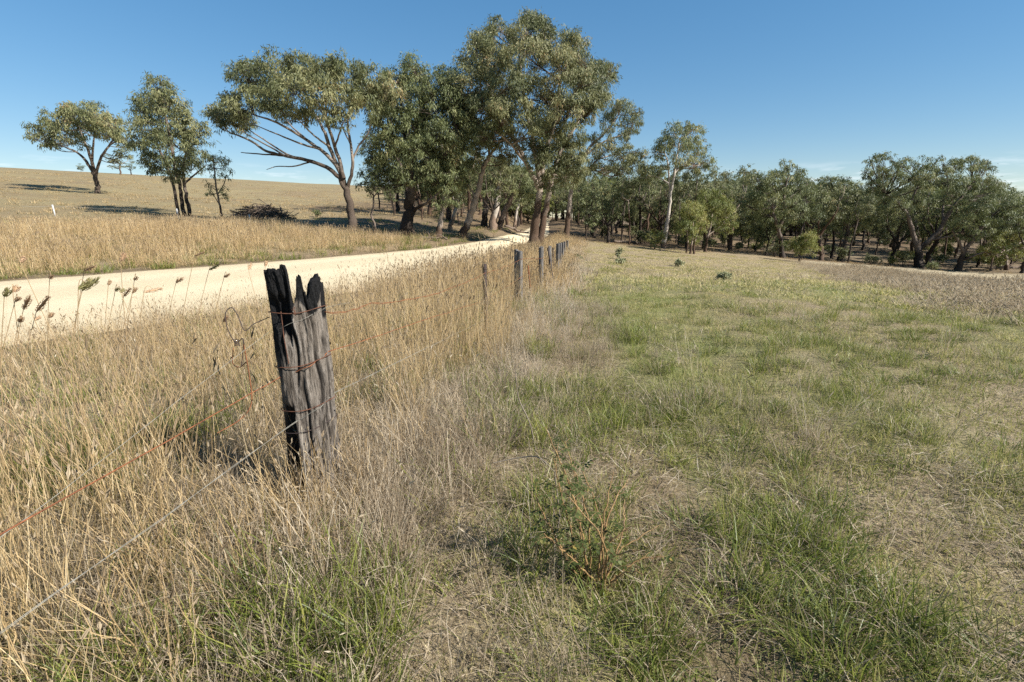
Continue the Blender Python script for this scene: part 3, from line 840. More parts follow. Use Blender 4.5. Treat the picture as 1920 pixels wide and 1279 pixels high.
KINDS = [('tall', BARK, LEAF), ('tall', BARK_DARK, LEAF_DARK), ('pole', BARK_PALE, LEAF_DARK), ('pole', BARK_DARK, LEAF), ('fork', BARK_DARK, LEAF_DARK),
         ('bushy', BARK_DARK, LEAF_LIGHT), ('bushy', BARK_DARK, LEAF_DARK), ('fork', BARK, LEAF), ('pole', BARK, LEAF_DARK)]
VM = []
wood_src = bpy.data.collections.new('wood_sources')
for i, (st, bk, lf) in enumerate(KINDS):
    mt, mc = variant(100 + i, 8.0, st)
    VM.append((mt.mesh('trunk', bk), mc.mesh('crown', lf, smooth=False)))
    j = MB(); j.add(np.concatenate(mt.V), np.concatenate(mt.Q), 0, pale=np.concatenate([a for _, a in mt.A['pale']]))
    j.add(np.concatenate(mc.V), np.concatenate(mc.Q), 1, lr=np.concatenate([a for _, a in mc.A['lr']]))
    wood_src.objects.link(bpy.data.objects.new('wood_source_%02d' % i, j.mesh('wood_source', [bk, lf], smooth=False)))


def cap_height(x, y, py):
    X, Fw, U = ray(960, py)
    return EYE + U / Fw * y - float(H(x, y))


def project(x, y, z):
    z = z - EYE
    k = z / y
    v = (SP + k * CP) / (CP - k * SP)
    return 960 + F_PX * x / y * (CP + v * SP), 639.5 - v * F_PX


HEROS = [(o.location.x, o.location.y) for o in COL.objects if o.get('category') in ('tree', 'sapling')]


def stand(n, xr, yr, test, gap, seed):
    r = np.random.default_rng(seed); out = []
    for _ in range(n * 60):
        if len(out) >= n: break
        y = yr[0] + (yr[1] - yr[0]) * r.uniform() ** 1.25; x = r.uniform(*xr)
        if not test(x, y): continue
        g = gap * (.7 + y / 110)
        if any((x - a) ** 2 + (y - b) ** 2 < g * g for a, b, *_ in out): continue
        if any((x - a) ** 2 + (y - b) ** 2 < 2.2 for a, b in HEROS): continue
        out.append((x, y))
    return out, r


def in_view(x, y, lo=-60, hi=1990):
    return lo < project(x, y, float(H0(x, y)) + 2)[0] < hi


def right_test(x, y):
    return float(wood_zone(x, y)) > 1.2 and in_view(x, y, 1035) and x > float(xnear(y)) + 2


def left_test(x, y):
    px = project(x, y, float(H0(x, y)) + 1)[0]
    return 735 < px < 1010 and x < float(xfar(y)) - 1.2


def plant_stand(pts, r, label, group, kinds, pycap):
    for x, y in pts:
        k = kinds[r.integers(len(kinds))]
        px = project(x, y, 1)[0]
        h = min(r.uniform(6.5, 10.5), cap_height(x, y, pycap(px) + r.uniform(-18, 36)))
        h = max(h, 3.0); s = h / 8.0
        t = empty('gum_tree', (x, y, float(H(x, y))), label, 'tree', group, r.uniform(0, 6.28))
        t.scale = (s * r.uniform(.85, 1.15), s * r.uniform(.85, 1.15), s)
        link('trunk', VM[k][0], t); link('crown', VM[k][1], t)


def skyline(px):
    return float(np.interp(px, [1000, 1100, 1200, 1240, 1330, 1380, 1420, 1500, 1600, 1640, 1780, 1900, 1990], [330, 325, 318, 330, 318, 318, 338, 335, 352, 345, 335, 372, 368]))


pts, r_ = stand(175, (4, 110), (36, 88), right_test, 1.7, 5)
plant_stand(pts, r_, 'slim gum among the many massed in the dense wood beyond the paddock', 'gums massed in the wood beyond the paddock', [0, 1, 2, 3, 4, 6, 8, 3, 6, 6, 5, 7], skyline)
pts, r_ = stand(62, (-26, 9), (40, 100), left_test, 1.8, 6)
plant_stand(pts, r_, 'slim gum among the many crowding the shaded bank past the road bend', 'gums crowding the bank past the road bend', [0, 1, 2, 3, 4, 8, 7], lambda px: float(np.interp(px, [735, 800, 1010], [345, 300, 290])))


for px, d_, k_, h_ in ((772, 43, 1, 9.5), (806, 47, 0, 9.5), (745, 50, 4, 7.5), (842, 45, 1, 9.0), (880, 50, 0, 9.5), (790, 56, 7, 9), (712, 58, 3, 6.5)):
    b, _ = at(px, d_)
    t = empty('gum_tree', b, 'slim gum among the many crowding the shaded bank past the road bend', 'tree', 'gums crowding the bank past the road bend', px * .7)
    t.scale = (h_ / 8,) * 3
    link('trunk', VM[k_][0], t); link('crown', VM[k_][1], t)


def gn_scatter(name, pts, rot, scl, var, tint, coll, label=None, cat='grass', kind='stuff'):
    """one object that sets the prototypes of a collection on its points"""
    me = bpy.data.meshes.new(name); n = len(pts)
    me.vertices.add(n); me.vertices.foreach_set('co', np.asarray(pts, np.float32).ravel())
    a = me.attributes.new('rot', 'FLOAT_VECTOR', 'POINT'); a.data.foreach_set('vector', np.asarray(rot, np.float32).ravel())
    a = me.attributes.new('scl', 'FLOAT_VECTOR', 'POINT'); a.data.foreach_set('vector', np.asarray(scl, np.float32).ravel())
    a = me.attributes.new('var', 'INT', 'POINT'); a.data.foreach_set('value', np.asarray(var, np.int32))
    a = me.attributes.new('tint', 'FLOAT', 'POINT'); a.data.foreach_set('value', np.asarray(tint, np.float32))
    o = link(name, me)
    ng = bpy.data.node_groups.new('scatter_' + name, 'GeometryNodeTree')
    ng.interface.new_socket('Geometry', in_out='INPUT', socket_type='NodeSocketGeometry')
    ng.interface.new_socket('Geometry', in_out='OUTPUT', socket_type='NodeSocketGeometry')
    gi = ng.nodes.new('NodeGroupInput'); go = ng.nodes.new('NodeGroupOutput')
    ip = ng.nodes.new('GeometryNodeInstanceOnPoints'); ci = ng.nodes.new('GeometryNodeCollectionInfo')
    ci.inputs['Collection'].default_value = coll; ci.inputs['Separate Children'].default_value = True; ci.inputs['Reset Children'].default_value = True

    def na(nm, typ):
        q = ng.nodes.new('GeometryNodeInputNamedAttribute'); q.data_type = typ; q.inputs['Name'].default_value = nm
        return [s for s in q.outputs if s.enabled and s.name == 'Attribute'][0]
    e2r = ng.nodes.new('FunctionNodeEulerToRotation')
    L = ng.links.new
    L(gi.outputs[0], ip.inputs['Points']); L(ci.outputs[0], ip.inputs['Instance']); ip.inputs['Pick Instance'].default_value = True
    L(na('var', 'INT'), ip.inputs['Instance Index']); L(na('rot', 'FLOAT_VECTOR'), e2r.inputs[0]); L(e2r.outputs[0], ip.inputs['Rotation'])
    L(na('scl', 'FLOAT_VECTOR'), ip.inputs['Scale']); L(ip.outputs[0], go.inputs[0])
    md = o.modifiers.new('scatter', 'NODES'); md.node_group = ng
    return tag(o, label, cat, None, kind)


# the far-off wood closing the view behind the trees one can tell apart
r_ = np.random.default_rng(8)
D_ = []
for _ in range(4000):
    y = r_.uniform(86, 135); x = r_.uniform(-30, 165)
    px = project(x, y, 1)[0]
    if not (760 < px < 2000): continue
    if px < 1000 and x > float(xfar(y)) - 1 and y < 100: continue
    D_.append((x, y, px))
    if len(D_) >= 520: break
pp = []; sc = []
for x, y, px in D_:
    h = max(3, min(r_.uniform(7, 11), cap_height(x, y, (skyline(px) if px > 1030 else 300) + r_.uniform(0, 25))))
    pp.append((x, y, float(H(x, y)) - .1)); sc.append((h / 8 * 1.15, h / 8 * 1.15, h / 8))
n = len(pp)
gn_scatter('distant_wood', pp, np.stack([np.zeros(n), np.zeros(n), r_.uniform(0, 6.28, n)], 1), sc, r_.choice([0, 1, 4, 5, 6, 6, 6, 7, 6, 5], n), r_.uniform(0, 1, n), wood_src,
           'dark mass of far-off gum wood closing the view beyond the nearer trees', 'wood')


# three crowns showing over the hill crest beyond the lone tree
for (px, py, dd, hpx, k, lab) in ((226, 327, 128, 40, 0, 'far gum tree on the hill crest showing through the lone tree'),
                                  (246, 330, 132, 26, 4, 'low far tree on the hill crest between the lone tree and the three trunks'),
                                  (152, 322, 130, 12, 6, 'tiny far bush on the hill crest under the lone tree crown')):
    b, py0 = at(px, dd, py)
    zt = P(px, py - hpx, dd)[2]
    h = max(2.0, zt - b[2]); s = h / 8
    t = empty('gum_tree' if hpx > 15 else 'bush', b, lab, 'tree' if hpx > 15 else 'bush')
    t.scale = (s * 1.7, s * 1.7, s)
    link('trunk', VM[k][0], t); link('crown', VM[k][1], t)


# ------------------------------------------------------------------ bushes, saplings, brush
def bush(name, label, px, py, wpx, hpx, leaf, cat='bush', group=None, L=.14, W=.026, d=None, stems=7, dens=1.0, top_tint=0, sub=.34):
    b = G(px, py) if d is None else at(px, d, py)[0]
    pm = b[1] / F_PX; wm = wpx * pm; hm = hpx * pm
    mt, mc = MB(), MB(); skel = []
    blobs = []
    nb = 9
    for k in range(nb):
        a = rng.uniform(0, 6.28); q = rng.uniform(.1, .36)
        z = rng.uniform(.3, .72) if k else .72
        blobs.append((b + np.array([math.cos(a) * q * wm, math.sin(a) * q * wm, z * hm]), np.array([wm * .22, wm * .22, hm * .26])))
    for k in range(stems):
        a = rng.uniform(0, 6.28)
        e = b + np.array([math.cos(a) * wm * .28, math.sin(a) * wm * .28, hm * rng.uniform(.5, .8)])
        pts_, rd = catmull([b + np.array([math.cos(a) * .04, math.sin(a) * .04, -.05]), b * .5 + e * .5 + np.array([0, 0, .1 * hm]), e], [.02, .014, .006], 4)
        tube(mt, pts_, rd, 4, pale=.3); skel += list(zip(pts_, rd))
    fill_blobs(mt, mc, skel, blobs, L, W, dens, .006, nsub=10, sides=3, droop=.1, flat=.8, sub_r=sub)
    t = empty(name, b, label, cat, group)
    link('stem', mt.mesh('stem', BARK_DARK, b), t); link('foliage', mc.mesh('foliage', leaf, b, smooth=False), t)
    return t


bush('bush', 'round bright green bush standing alone in front of the wood', 1499, 491, 66, 60, LEAF_LIGHT, L=.12, W=.026, dens=1.2)
bush('bush', 'small grey green bush just beside the round bright green one', 1452, 481, 40, 28, LEAF_BLUE, L=.12, W=.026)
bush('bush', 'rounded green bush at the foot of the thick forked trunk', 1692, 501, 30, 36, LEAF, L=.12, W=.026)
bush('bush', 'low green bush next to the rounded bush by the forked trunk', 1668, 499, 22, 20, LEAF_LIGHT, L=.11, W=.024)
bush('bush', 'dark low scrub bush between the tall grass and the forked trunk', 1748, 507, 26, 16, LEAF_DARK, L=.12, W=.026)
bush('bush', 'small dark leafless looking shrub on the hillside by the umbrella gum', 594, 416, 18, 13, LEAF_DARK, d=37, L=.12, W=.02, dens=.6)
for i, (px, py, wp, hp) in enumerate(((1160, 486, 14, 22), (1162, 495, 20, 10), (1272, 500, 18, 14), (1357, 524, 26, 12), (1082, 488, 20, 10))):
    lab = ['upright blue green gum sapling growing in the dry paddock', 'low blue green seedling just in front of the upright sapling', 'silvery seedling alone in the dry paddock before the white trunked gum',
           'straggly grey green seedling nearest in the paddock', 'sparse seedling close to the far fence posts'][i]
    bush('gum_sapling', lab, px, py, wp, hp, LEAF_BLUE if i != 4 else LEAF, cat='sapling', L=.09, W=.026, stems=4, dens=.5, sub=.3)
r_ = np.random.default_rng(44)
for i in range(40):                                        # scrub between the trunks of the wood
    x = r_.uniform(6, 62); y = float(np.interp(x, WFX, WFY)) + r_.uniform(1.5, 16)
    px, py = project(x, y, float(H(x, y)))
    if px > 1960: continue
    bush('bush', 'scrubby bush in the shade between the trunks of the wood', px, py, r_.uniform(18, 34), r_.uniform(14, 32), [LEAF_DARK, LEAF, LEAF_LIGHT][i % 3], d=y, group='scrub among the trunks', L=.2, W=.04, stems=4)

WOOD_GREY, nt, out = new_mat('dead_grey_wood')
n1 = noise(nt, 9, 5, .65, 'Object')
principled(nt, out, ramp(nt, n1, [(.3, (.05, .038, .03)), (.6, (.17, .13, .10)), (.8, (.30, .25, .2))]), .9, .15, n1, .02, .6)


def sticks(mb, c, rx, ry, hz, n, r):
    for _ in range(n):
        u = r.uniform(-1, 1, 2)
        if u @ u > 1: continue
        zt = hz * (1 - u @ u) ** .7
        p = c + np.array([u[0] * rx, u[1] * ry, r.uniform(.1, 1) * zt])
        a = r.uniform(0, 6.28); ll = r.uniform(.5, 1.5); dv = np.array([math.cos(a), math.sin(a) * .6, r.normal() * .28]) * ll
        m_ = p + dv * .5 + r.normal(size=3) * .08
        r0 = r.uniform(.008, .035)
        tube(mb, np.array([p - dv * .5, m_, p + dv * .5]), [r0, r0 * .8, r0 * .3], 4)


b, _ = at(492, 33, 410); mb = MB(); sticks(mb, b + np.array([0, 0, -.05]), 1.75, 1.2, .95, 620, r_)
tag(link('brush_pile', mb.mesh('brush_pile', WOOD_GREY, b), None, b), 'heap of dark dead branches piled on the hillside behind the fence', 'brush pile')


def log(label, p0, p1, r0, r1, d, group=None, name='log'):
    a = at(p0[0], d, p0[1])[0]; c = at(p1[0], d + (p1[2] if len(p1) > 2 else 0), p1[1])[0]
    a[2] += r0 * .8; c[2] += r1 * .9
    t = np.linspace(0, 1, 9)[:, None]; pts_ = a * (1 - t) + c * t + rng.normal(size=(9, 3)) * r0 * .35
    mb = MB(); tube(mb, pts_, np.linspace(r0, r1, 9), 8, cap=True, knobby=.08)
    for k in range(3):
        q = pts_[3 + k * 2]; e = q + np.array([rng.normal() * .4, rng.normal() * .3, abs(rng.normal()) * .35])
        tube(mb, np.array([q, (q + e) / 2 + .04, e]), [r1 * .7, r1 * .5, r1 * .2], 5)
    tag(link(name, mb.mesh(name, WOOD_GREY, a), None, a), label, 'log' if name == 'log' else 'branch', group)


log('grey fallen log lying along the front of the brush pile', (497, 412), (548, 412), .09, .05, 31.5)
log('fallen limb lying on the clay bank under the roadside trees', (790, 447), (838, 449), .09, .05, 27)
log('pale fallen log across the slope past the road bend', (948, 424), (990, 422, 3), .13, .08, 50)
log('long fallen log in the shade at the wood edge', (1150, 449), (1200, 452, 2), .13, .08, 47)
log('bare branch lying on the roadside grass beside the gravel', (828, 461), (872, 466), .04, .015, 21, name='fallen_branch')
log('bleached log lying among the trunks at the open end of the wood', (1850, 500), (1925, 503, 1), .12, .08, 47)
# ------------------------------------------------------------------ the burnt strainer post
PX, PY = -1.135, 2.5
PB = np.array([PX, PY, float(H(PX, PY))])
VC = np.array([-PX, -PY, 0.]); VC /= np.linalg.norm(VC)          # towards the viewer
VU = np.array([-VC[1], VC[0], 0.])                                # across
PR = .126


def post_wood():
    m, nt, out = new_mat('weathered_burnt_wood')
    g1 = noise(nt, 6, 6, .7, 'Object', stretch=(5, 5, .55), dist=.6)
    g2 = noise(nt, 22, 5, .7, 'Object', stretch=(4, 4, .35), dist=.3)
    g3 = noise(nt, 3, 4, .6, 'Object')
    g4 = noise(nt, 70, 3, .7, 'Object', stretch=(1, 1, .6))
    grey = ramp(nt, g1, [(.30, (.012, .010, .008)), (.40, (.045, .037, .03)), (.47, (.135, .115, .096)), (.60, (.24, .21, .18)), (.8, (.33, .30, .265))])
    grey = mix(nt, ramp(nt, g2, [(.36, (1, 1, 1)), (.50, (0, 0, 0))]), grey, (.05, .04, .032))
    grey = mix(nt, ramp(nt, g3, [(.45, (0, 0, 0)), (.7, (.45, .45, .45))]), grey, (.20, .165, .13))
    grey = mix(nt, attr(nt, 'crack'), grey, (.015, .012, .010))
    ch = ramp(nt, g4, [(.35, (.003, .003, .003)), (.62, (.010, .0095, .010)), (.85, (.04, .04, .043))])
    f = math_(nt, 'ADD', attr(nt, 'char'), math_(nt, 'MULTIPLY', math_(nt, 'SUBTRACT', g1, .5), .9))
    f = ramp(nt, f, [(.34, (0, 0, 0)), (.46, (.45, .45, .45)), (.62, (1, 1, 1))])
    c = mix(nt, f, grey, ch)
    b = math_(nt, 'ADD', math_(nt, 'MULTIPLY', g1, 1.0), math_(nt, 'ADD', math_(nt, 'MULTIPLY', g2, .8), math_(nt, 'MULTIPLY', math_(nt, 'MULTIPLY', g4, f), .7)))
    principled(nt, out, c, math_(nt, 'SUBTRACT', .9, math_(nt, 'MULTIPLY', f, .12)), .22, b, .018, 1.0)
    return m


def build_post():
    na = 180; nz = 150
    th = np.linspace(0, 2 * np.pi, na, endpoint=False)
    c = np.cos(th); s = np.sin(th)
    prof_x = [-1, -.92, -.75, -.6, -.45, -.35, -.27, -.21, -.1, -.03, .05, .13, .24, .34, .42, .5, .58, .66, .77, .9, 1]
    prof_f = [1.235, 1.285, 1.30, 1.295, 1.325, 1.335, 1.30, 1.15, 1.12, 1.18, 1.235, 1.265, 1.25, 1.18, 1.135, 1.15, 1.215, 1.245, 1.268, 1.25, 1.20]
    prof_b = [1.235, 1.25, 1.22, 1.17, 1.19, 1.14, 1.09, 1.05, 1.06, 1.10, 1.07, 1.12, 1.08, 1.04, 1.02, 1.07, 1.12, 1.18, 1.21, 1.22, 1.20]
    hf = np.interp(c, prof_x, prof_f); hb = np.interp(c, prof_x, prof_b)
    top = np.where(s > 0, hf, hb) + (vnoise(th * 9, th * 0, .5, 40) - .5) * .05 + (vnoise(th * 22, th * 0, .7, 41) - .5) * .035 + (vnoise(th * 60, th * 0, .7, 42) - .5) * .012
    rr0 = PR * (1 + .05 * np.cos(2 * th + .6) + .035 * np.cos(3 * th - 1) + .025 * np.cos(5 * th))
    V = []; ch = []; ck = []
    zb = np.linspace(-.2, .85, 90); zt = np.linspace(0, 1, nz - 90 + 1)[1:]
    cracks = [(.55, .008, .2, 1.0, .016), (1.12, .010, .45, 1.25, .020), (1.62, .006, .15, .8, .012), (1.95, .012, .62, 1.3, .024), (2.3, .010, .75, 1.3, .02), (2.65, .010, .2, .9, .014),
              (.2, .010, .3, 1.2, .014), (3.0, .012, .2, 1.2, .016), (4.0, .012, .1, 1.2, .016), (5.2, .012, .1, 1.2, .016), (1.42, .006, .0, .6, .01), (.75, .006, .0, .7, .01), (1.8, .006, 0, .5, .01)]
    for k in range(nz):
        z = np.full(na, zb[k]) if k < 90 else .85 + (top - .85) * zt[k - 90]
        r = rr0 * (1.06 - .05 * np.clip(z / 1.2, -.2, 1) + .10 * np.exp(-np.maximum(z, 0) / .12))
        tz = th + .10 * np.sin(z * 3.2) + .09 * np.sin(z * 7 + 1 + np.sin(th * 2)) + .05 * np.sin(z * 17 + th * 3)
        gro = vnoise(np.cos(tz) * 5 + 30, np.sin(tz) * 5 + z * 1.6, .55, 50) - .5
        gro2 = vnoise(np.cos(tz) * 24 + 30, np.sin(tz) * 24 + z * 1.6, .6, 52) - .5
        r = r + gro * .018 + gro2 * .009 + (vnoise(np.cos(th) * 2 + 9, np.sin(th) * 2 + z * 4, 1.0, 58) - .5) * .022
        cr = np.zeros(na)
        for a0, wd, z0, z1, dp in cracks:
            dd = np.abs((tz - a0 - .06 * np.sin(z * 5 + a0 * 7) + np.pi) % (2 * np.pi) - np.pi) * PR
            q = np.exp(-(dd / (wd * .7)) ** 2) * sm((z - z0) / .12) * sm((z1 - z) / .1)
            r = r - q * dp * .75; cr = np.maximum(cr, q)
        # burnt-out pocket on the left of the face
        pk = sm((-.33 - c) / .12) * sm((c + .93) / .1) * sm((s - .05) / .2) * sm((1.20 - z) / .08) * sm((z - .93 + .25 * (c + .6)) / .1)
        r = r - pk * .035
        pk2 = sm((-.52 - c) / .1) * sm((s + .1) / .3) * sm((.62 - z) / .1) * sm((z + .1) / .1)
        r = r - pk2 * .03
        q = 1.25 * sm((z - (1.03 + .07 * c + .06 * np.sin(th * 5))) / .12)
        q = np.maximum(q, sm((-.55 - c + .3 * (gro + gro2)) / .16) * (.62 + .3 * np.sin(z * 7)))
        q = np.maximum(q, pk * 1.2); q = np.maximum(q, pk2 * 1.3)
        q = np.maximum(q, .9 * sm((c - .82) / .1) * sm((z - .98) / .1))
        V.append(PB[None] + np.stack([c * r * VU[0] + s * r * VC[0], c * r * VU[1] + s * r * VC[1], z], 1))
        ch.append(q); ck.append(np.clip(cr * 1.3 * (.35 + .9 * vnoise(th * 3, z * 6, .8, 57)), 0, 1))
    # into the burnt heart
    rl = np.linalg.norm((V[-1] - PB)[:, :2], axis=1)
    for f, dz in ((.86, -.004), (.70, -.03), (.58, -.10), (.45, -.2)):
        z = (top + dz) if dz > -.09 else np.minimum(top + dz, 1.14 - (.05 if dz < -.15 else 0))
        r = rl * f * (1 + .06 * (vnoise(th * 5, th * 0 + f * 9, .6, 60) - .5))
        V.append(PB[None] + np.stack([c * r * VU[0] + s * r * VC[0], c * r * VU[1] + s * r * VC[1], z], 1))
        ch.append(np.full(na, 1.2)); ck.append(np.zeros(na))
    n = len(V); V = np.array(V)
    i = np.arange(n - 1)[:, None]; j = np.arange(na)[None, :]
    Q = np.stack([i * na + j, i * na + (j + 1) % na, (i + 1) * na + (j + 1) % na, (i + 1) * na + j], -1)
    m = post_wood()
    t = empty('fence_post', PB, 'burnt and split grey timber post standing largest in the dry grass', 'fence post')
    cut = 117                       # ring where the three charred prongs begin
    vf = V.reshape(-1, 3); cf = np.concatenate(ch); kf = np.concatenate(ck)
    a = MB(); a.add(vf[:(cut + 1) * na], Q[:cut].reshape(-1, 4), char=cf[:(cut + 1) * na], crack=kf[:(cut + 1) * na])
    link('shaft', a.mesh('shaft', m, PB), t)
    q2 = Q[cut:].reshape(-1, 4) - cut * na
    vv = np.vstack([vf[cut * na:], PB + [0, 0, 1.06]])
    last = (n - 1 - cut) * na; jj = np.arange(na)
    fan = np.stack([last + jj, last + (jj + 1) % na, np.full(na, len(vv) - 1), np.full(na, len(vv) - 1)], -1)
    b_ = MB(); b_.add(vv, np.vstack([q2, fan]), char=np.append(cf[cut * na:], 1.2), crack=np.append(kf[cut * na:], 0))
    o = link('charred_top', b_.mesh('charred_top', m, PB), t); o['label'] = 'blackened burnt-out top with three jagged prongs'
    return t


RUST, nt, out = new_mat('rusty_wire')
n1 = noise(nt, 24, 5, .75, 'World')
principled(nt, out, ramp(nt, n1, [(.3, (.066, .025, .014)), (.55, (.213, .078, .032)), (.75, (.312, .128, .054))]), .8, .3)
RUSTD, nt, out = new_mat('dark_rusty_tie_wire')
n1 = noise(nt, 24, 5, .75, 'World')
principled(nt, out, ramp(nt, n1, [(.3, (.035, .02, .015)), (.55, (.12, .05, .028)), (.75, (.22, .095, .045))]), .8, .3)
GALV, nt, out = new_mat('dull_galvanised_wire')
n1 = noise(nt, 30, 4, .7, 'World')
principled(nt, out, ramp(nt, n1, [(.3, (.13, .12, .10)), (.6, (.30, .285, .24))]), .55, .5, metallic=.25)
STEEL, nt, out = new_mat('dark_rusted_steel')
n1 = noise(nt, 25, 4, .7, 'Object')
principled(nt, out, ramp(nt, n1, [(.3, (.022, .016, .016)), (.6, (.055, .036, .032)), (.8, (.12, .06, .04))]), .7, .4)
OLDWOOD, nt, out = new_mat('weathered_fence_timber')
n1 = noise(nt, 10, 5, .7, 'Object', stretch=(4, 4, .4)); n2 = noise(nt, 3, 4, .6, 'Object')
c_ = ramp(nt, n1, [(.3, (.04, .037, .034)), (.5, (.13, .12, .112)), (.75, (.25, .235, .215))])
c_ = mix(nt, ramp(nt, n2, [(.5, (0, 0, 0)), (.7, (.6, .6, .6))]), c_, (.06, .05, .045))
principled(nt, out, c_, .9, .2, n1, .02, .9)
WHITE, nt, out = new_mat('white_painted_post')
n1 = noise(nt, 12, 4, .7, 'Object')
principled(nt, out, ramp(nt, n1, [(.3, (.34, .34, .33)), (.6, (.50, .50, .49))]), .6, .3)

near_post = build_post()


def ring(mb, z, r, wr, wob, turns=1, phase=0.0):
    a = np.linspace(0, 2 * np.pi * turns, int(48 * turns)) + phase
    rr = np.interp(a % 6.2832, np.linspace(0, 6.2832, 90), PR * (1 + .05 * np.cos(2 * np.linspace(0, 6.2832, 90) + .6) + .035 * np.cos(3 * np.linspace(0, 6.2832, 90) - 1))) * 1.03 + r
    zz = z + wob * np.sin(a + 1) + .006 * np.sin(3 * a)
    p = PB[None] + np.stack([np.cos(a) * rr * VU[0] + np.sin(a) * rr * VC[0], np.cos(a) * rr * VU[1] + np.sin(a) * rr * VC[1], zz], 1)
    tube(mb, p, wr, 5)


for z, wob, turns, mt_ in ((1.085, .008, 1.15, RUSTD), (.80, .022, 1.9, RUSTD), (.555, .02, 1.2, RUSTD), (.43, .03, 1.2, STEEL)):
    mb = MB(); ring(mb, z, .006, .0024, wob, turns, 1.0)
    if z > 1.0:                    # a dangling tail of tie wire and its twist
        q = PB + VU * (-.62 * PR) + VC * (.80 * PR + .012)
        tube(mb, np.array([q + [0, 0, z + .01], q + [.004, -.01, z - .12], q + [.012, -.01, z - .26]]), .0025, 5)
        k_ = PB + VU * (-.02) + VC * (PR + .014)
        a = np.linspace(0, 14, 30); tube(mb, k_ + np.stack([.008 * np.cos(a), .006 * np.sin(a), z - .01 + a * .003], 1), .0022, 5)
    link('wire_tie', mb.mesh('wire_tie', mt_, PB), near_post)


def wire(label, pts, r, mat, strands=1, sag=.03, kink=.006, seed=0, name='fence_wire'):
    rr = np.random.default_rng(seed)
    P_ = []
    for a, b_ in zip(pts[:-1], pts[1:]):
        a = np.array(a, float); b_ = np.array(b_, float)
        n = max(8, int(np.linalg.norm(b_ - a) / .12))
        t = np.linspace(0, 1, n, endpoint=False)[:, None]
        q = a * (1 - t) + b_ * t; q[:, 2] -= sag * 4 * (t * (1 - t))[:, 0]
        P_.append(q)
    P_.append(np.array([pts[-1]], float)); p = np.concatenate(P_)
    kn = rr.normal(size=p.shape) * kink; kn = (kn + np.roll(kn, 1, 0) + np.roll(kn, -1, 0)) / 3
    p = p + kn
    mb = MB()
    for s_ in range(strands):
        ph = np.arange(len(p)) * .9 + s_ * np.pi
        off = np.stack([np.cos(ph) * .5, 0 * ph, np.sin(ph)], 1) * (r * 2.2 if strands > 1 else 0)
        tube(mb, p + off, r, 5)
    return tag(link(name, mb.mesh(name, mat, p[0]), None, p[0]), label, 'wire')


def ground(x, y): return float(H(x, y))


def on_face(z, c, s=None, off=.012):
    s = math.sqrt(max(0, 1 - c * c)) if s is None else s
    return PB + VU * c * (PR + off) + VC * s * (PR + off) + np.array([0, 0, z])


SPX, SPY = -.34, 6.3
W9 = (.12, 9.0)
wire('rusty orange fence wire running from the burnt post down past the viewer', [(-1.62, -.9, .86), (-1.34, 1.0, .81), on_face(.745, -.85), on_face(.80, .15), on_face(.845, .93), (SPX - .02, SPY, ground(SPX, SPY) + .5), (W9[0] + .08, W9[1], ground(*W9) + .5)],
     .0026, RUST, 1, .0, .004, 1)
wire('twisted pale twin wire below the rusty orange one', [(-1.6, -.9, .62), (-1.30, 1.0, .58), on_face(.50, -.5), on_face(.56, .35), on_face(.60, .95), (SPX, SPY, ground(SPX, SPY) + .25), (W9[0] + .08, W9[1], ground(*W9) + .25)],
     .0010, GALV, 2, .0, .003, 2)
wire('pale wire pulled tight across the upper face of the burnt post', [(-1.42, .9, .72), (-1.36, 1.7, .86), on_face(.985, -.98), on_face(1.02, -.5), on_face(1.06, .3), on_face(1.085, .95), (-1.0, 2.9, 1.09)], .0010, GALV, 1, .0, .003, 3)
wire('thin rusty barbed strand sagging from the burnt post toward the steel picket', [on_face(1.055, .97), (-.95, 3.2, 1.04), (-.7, 4.2, .93), (SPX - .01, SPY, ground(SPX, SPY) + .86), (W9[0] + .07, W9[1], ground(*W9) + .82), (.74, 11.0, ground(.66, 11) + .75)],
     .0016, RUST, 2, .02, .010, 4)
# loose ends curling off the left side of the post
q0 = on_face(1.05, -1.0, 0.0)
loop = [q0, q0 + [-.07, -.03, -.03], q0 + [-.11, -.05, -.06], q0 + [-.135, -.05, .02], q0 + [-.16, -.05, .06], q0 + [-.19, -.06, .03], q0 + [-.19, -.06, -.05], q0 + [-.16, -.06, -.12], q0 + [-.12, -.06, -.10], q0 + [-.13, -.06, -.17], q0 + [-.15, -.06, -.25]]
pl, _ = catmull(loop, [.002] * len(loop), 6); mb = MB(); tube(mb, pl, .0025, 5)
a = np.linspace(0, 30, 90); tube(mb, q0 + np.array([-.155, -.06, -.12]) + np.stack([.012 * np.cos(a), .010 * np.sin(a), a * .0012 - .02], 1), .0018, 4)
tag(link('loose_wire', mb.mesh('loose_wire', STEEL, q0), None, q0), 'loose hooked end of dark wire curling beside the burnt post', 'wire')
lp2 = [q0 + [-.12, -.06, -.13], q0 + [-.115, -.06, -.3], q0 + [-.12, -.07, -.45], q0 + [-.16, -.12, -.52], q0 + [-.24, -.2, -.56]]
pl, _ = catmull(lp2, [.002] * 5, 6); mb = MB(); tube(mb, pl, .0028, 5)
lp3 = [q0 + [-.2, -.02, -.16], q0 + [-.21, -.03, -.24], q0 + [-.17, -.04, -.26], q0 + [-.13, -.05, -.23]]
pl, _ = catmull(lp3, [.002] * 4, 6); tube(mb, pl, .0025, 5)
tag(link('loose_wire', mb.mesh('loose_wire', RUST, q0), None, q0), 'loose rusty wire hanging down beside the burnt post', 'wire')

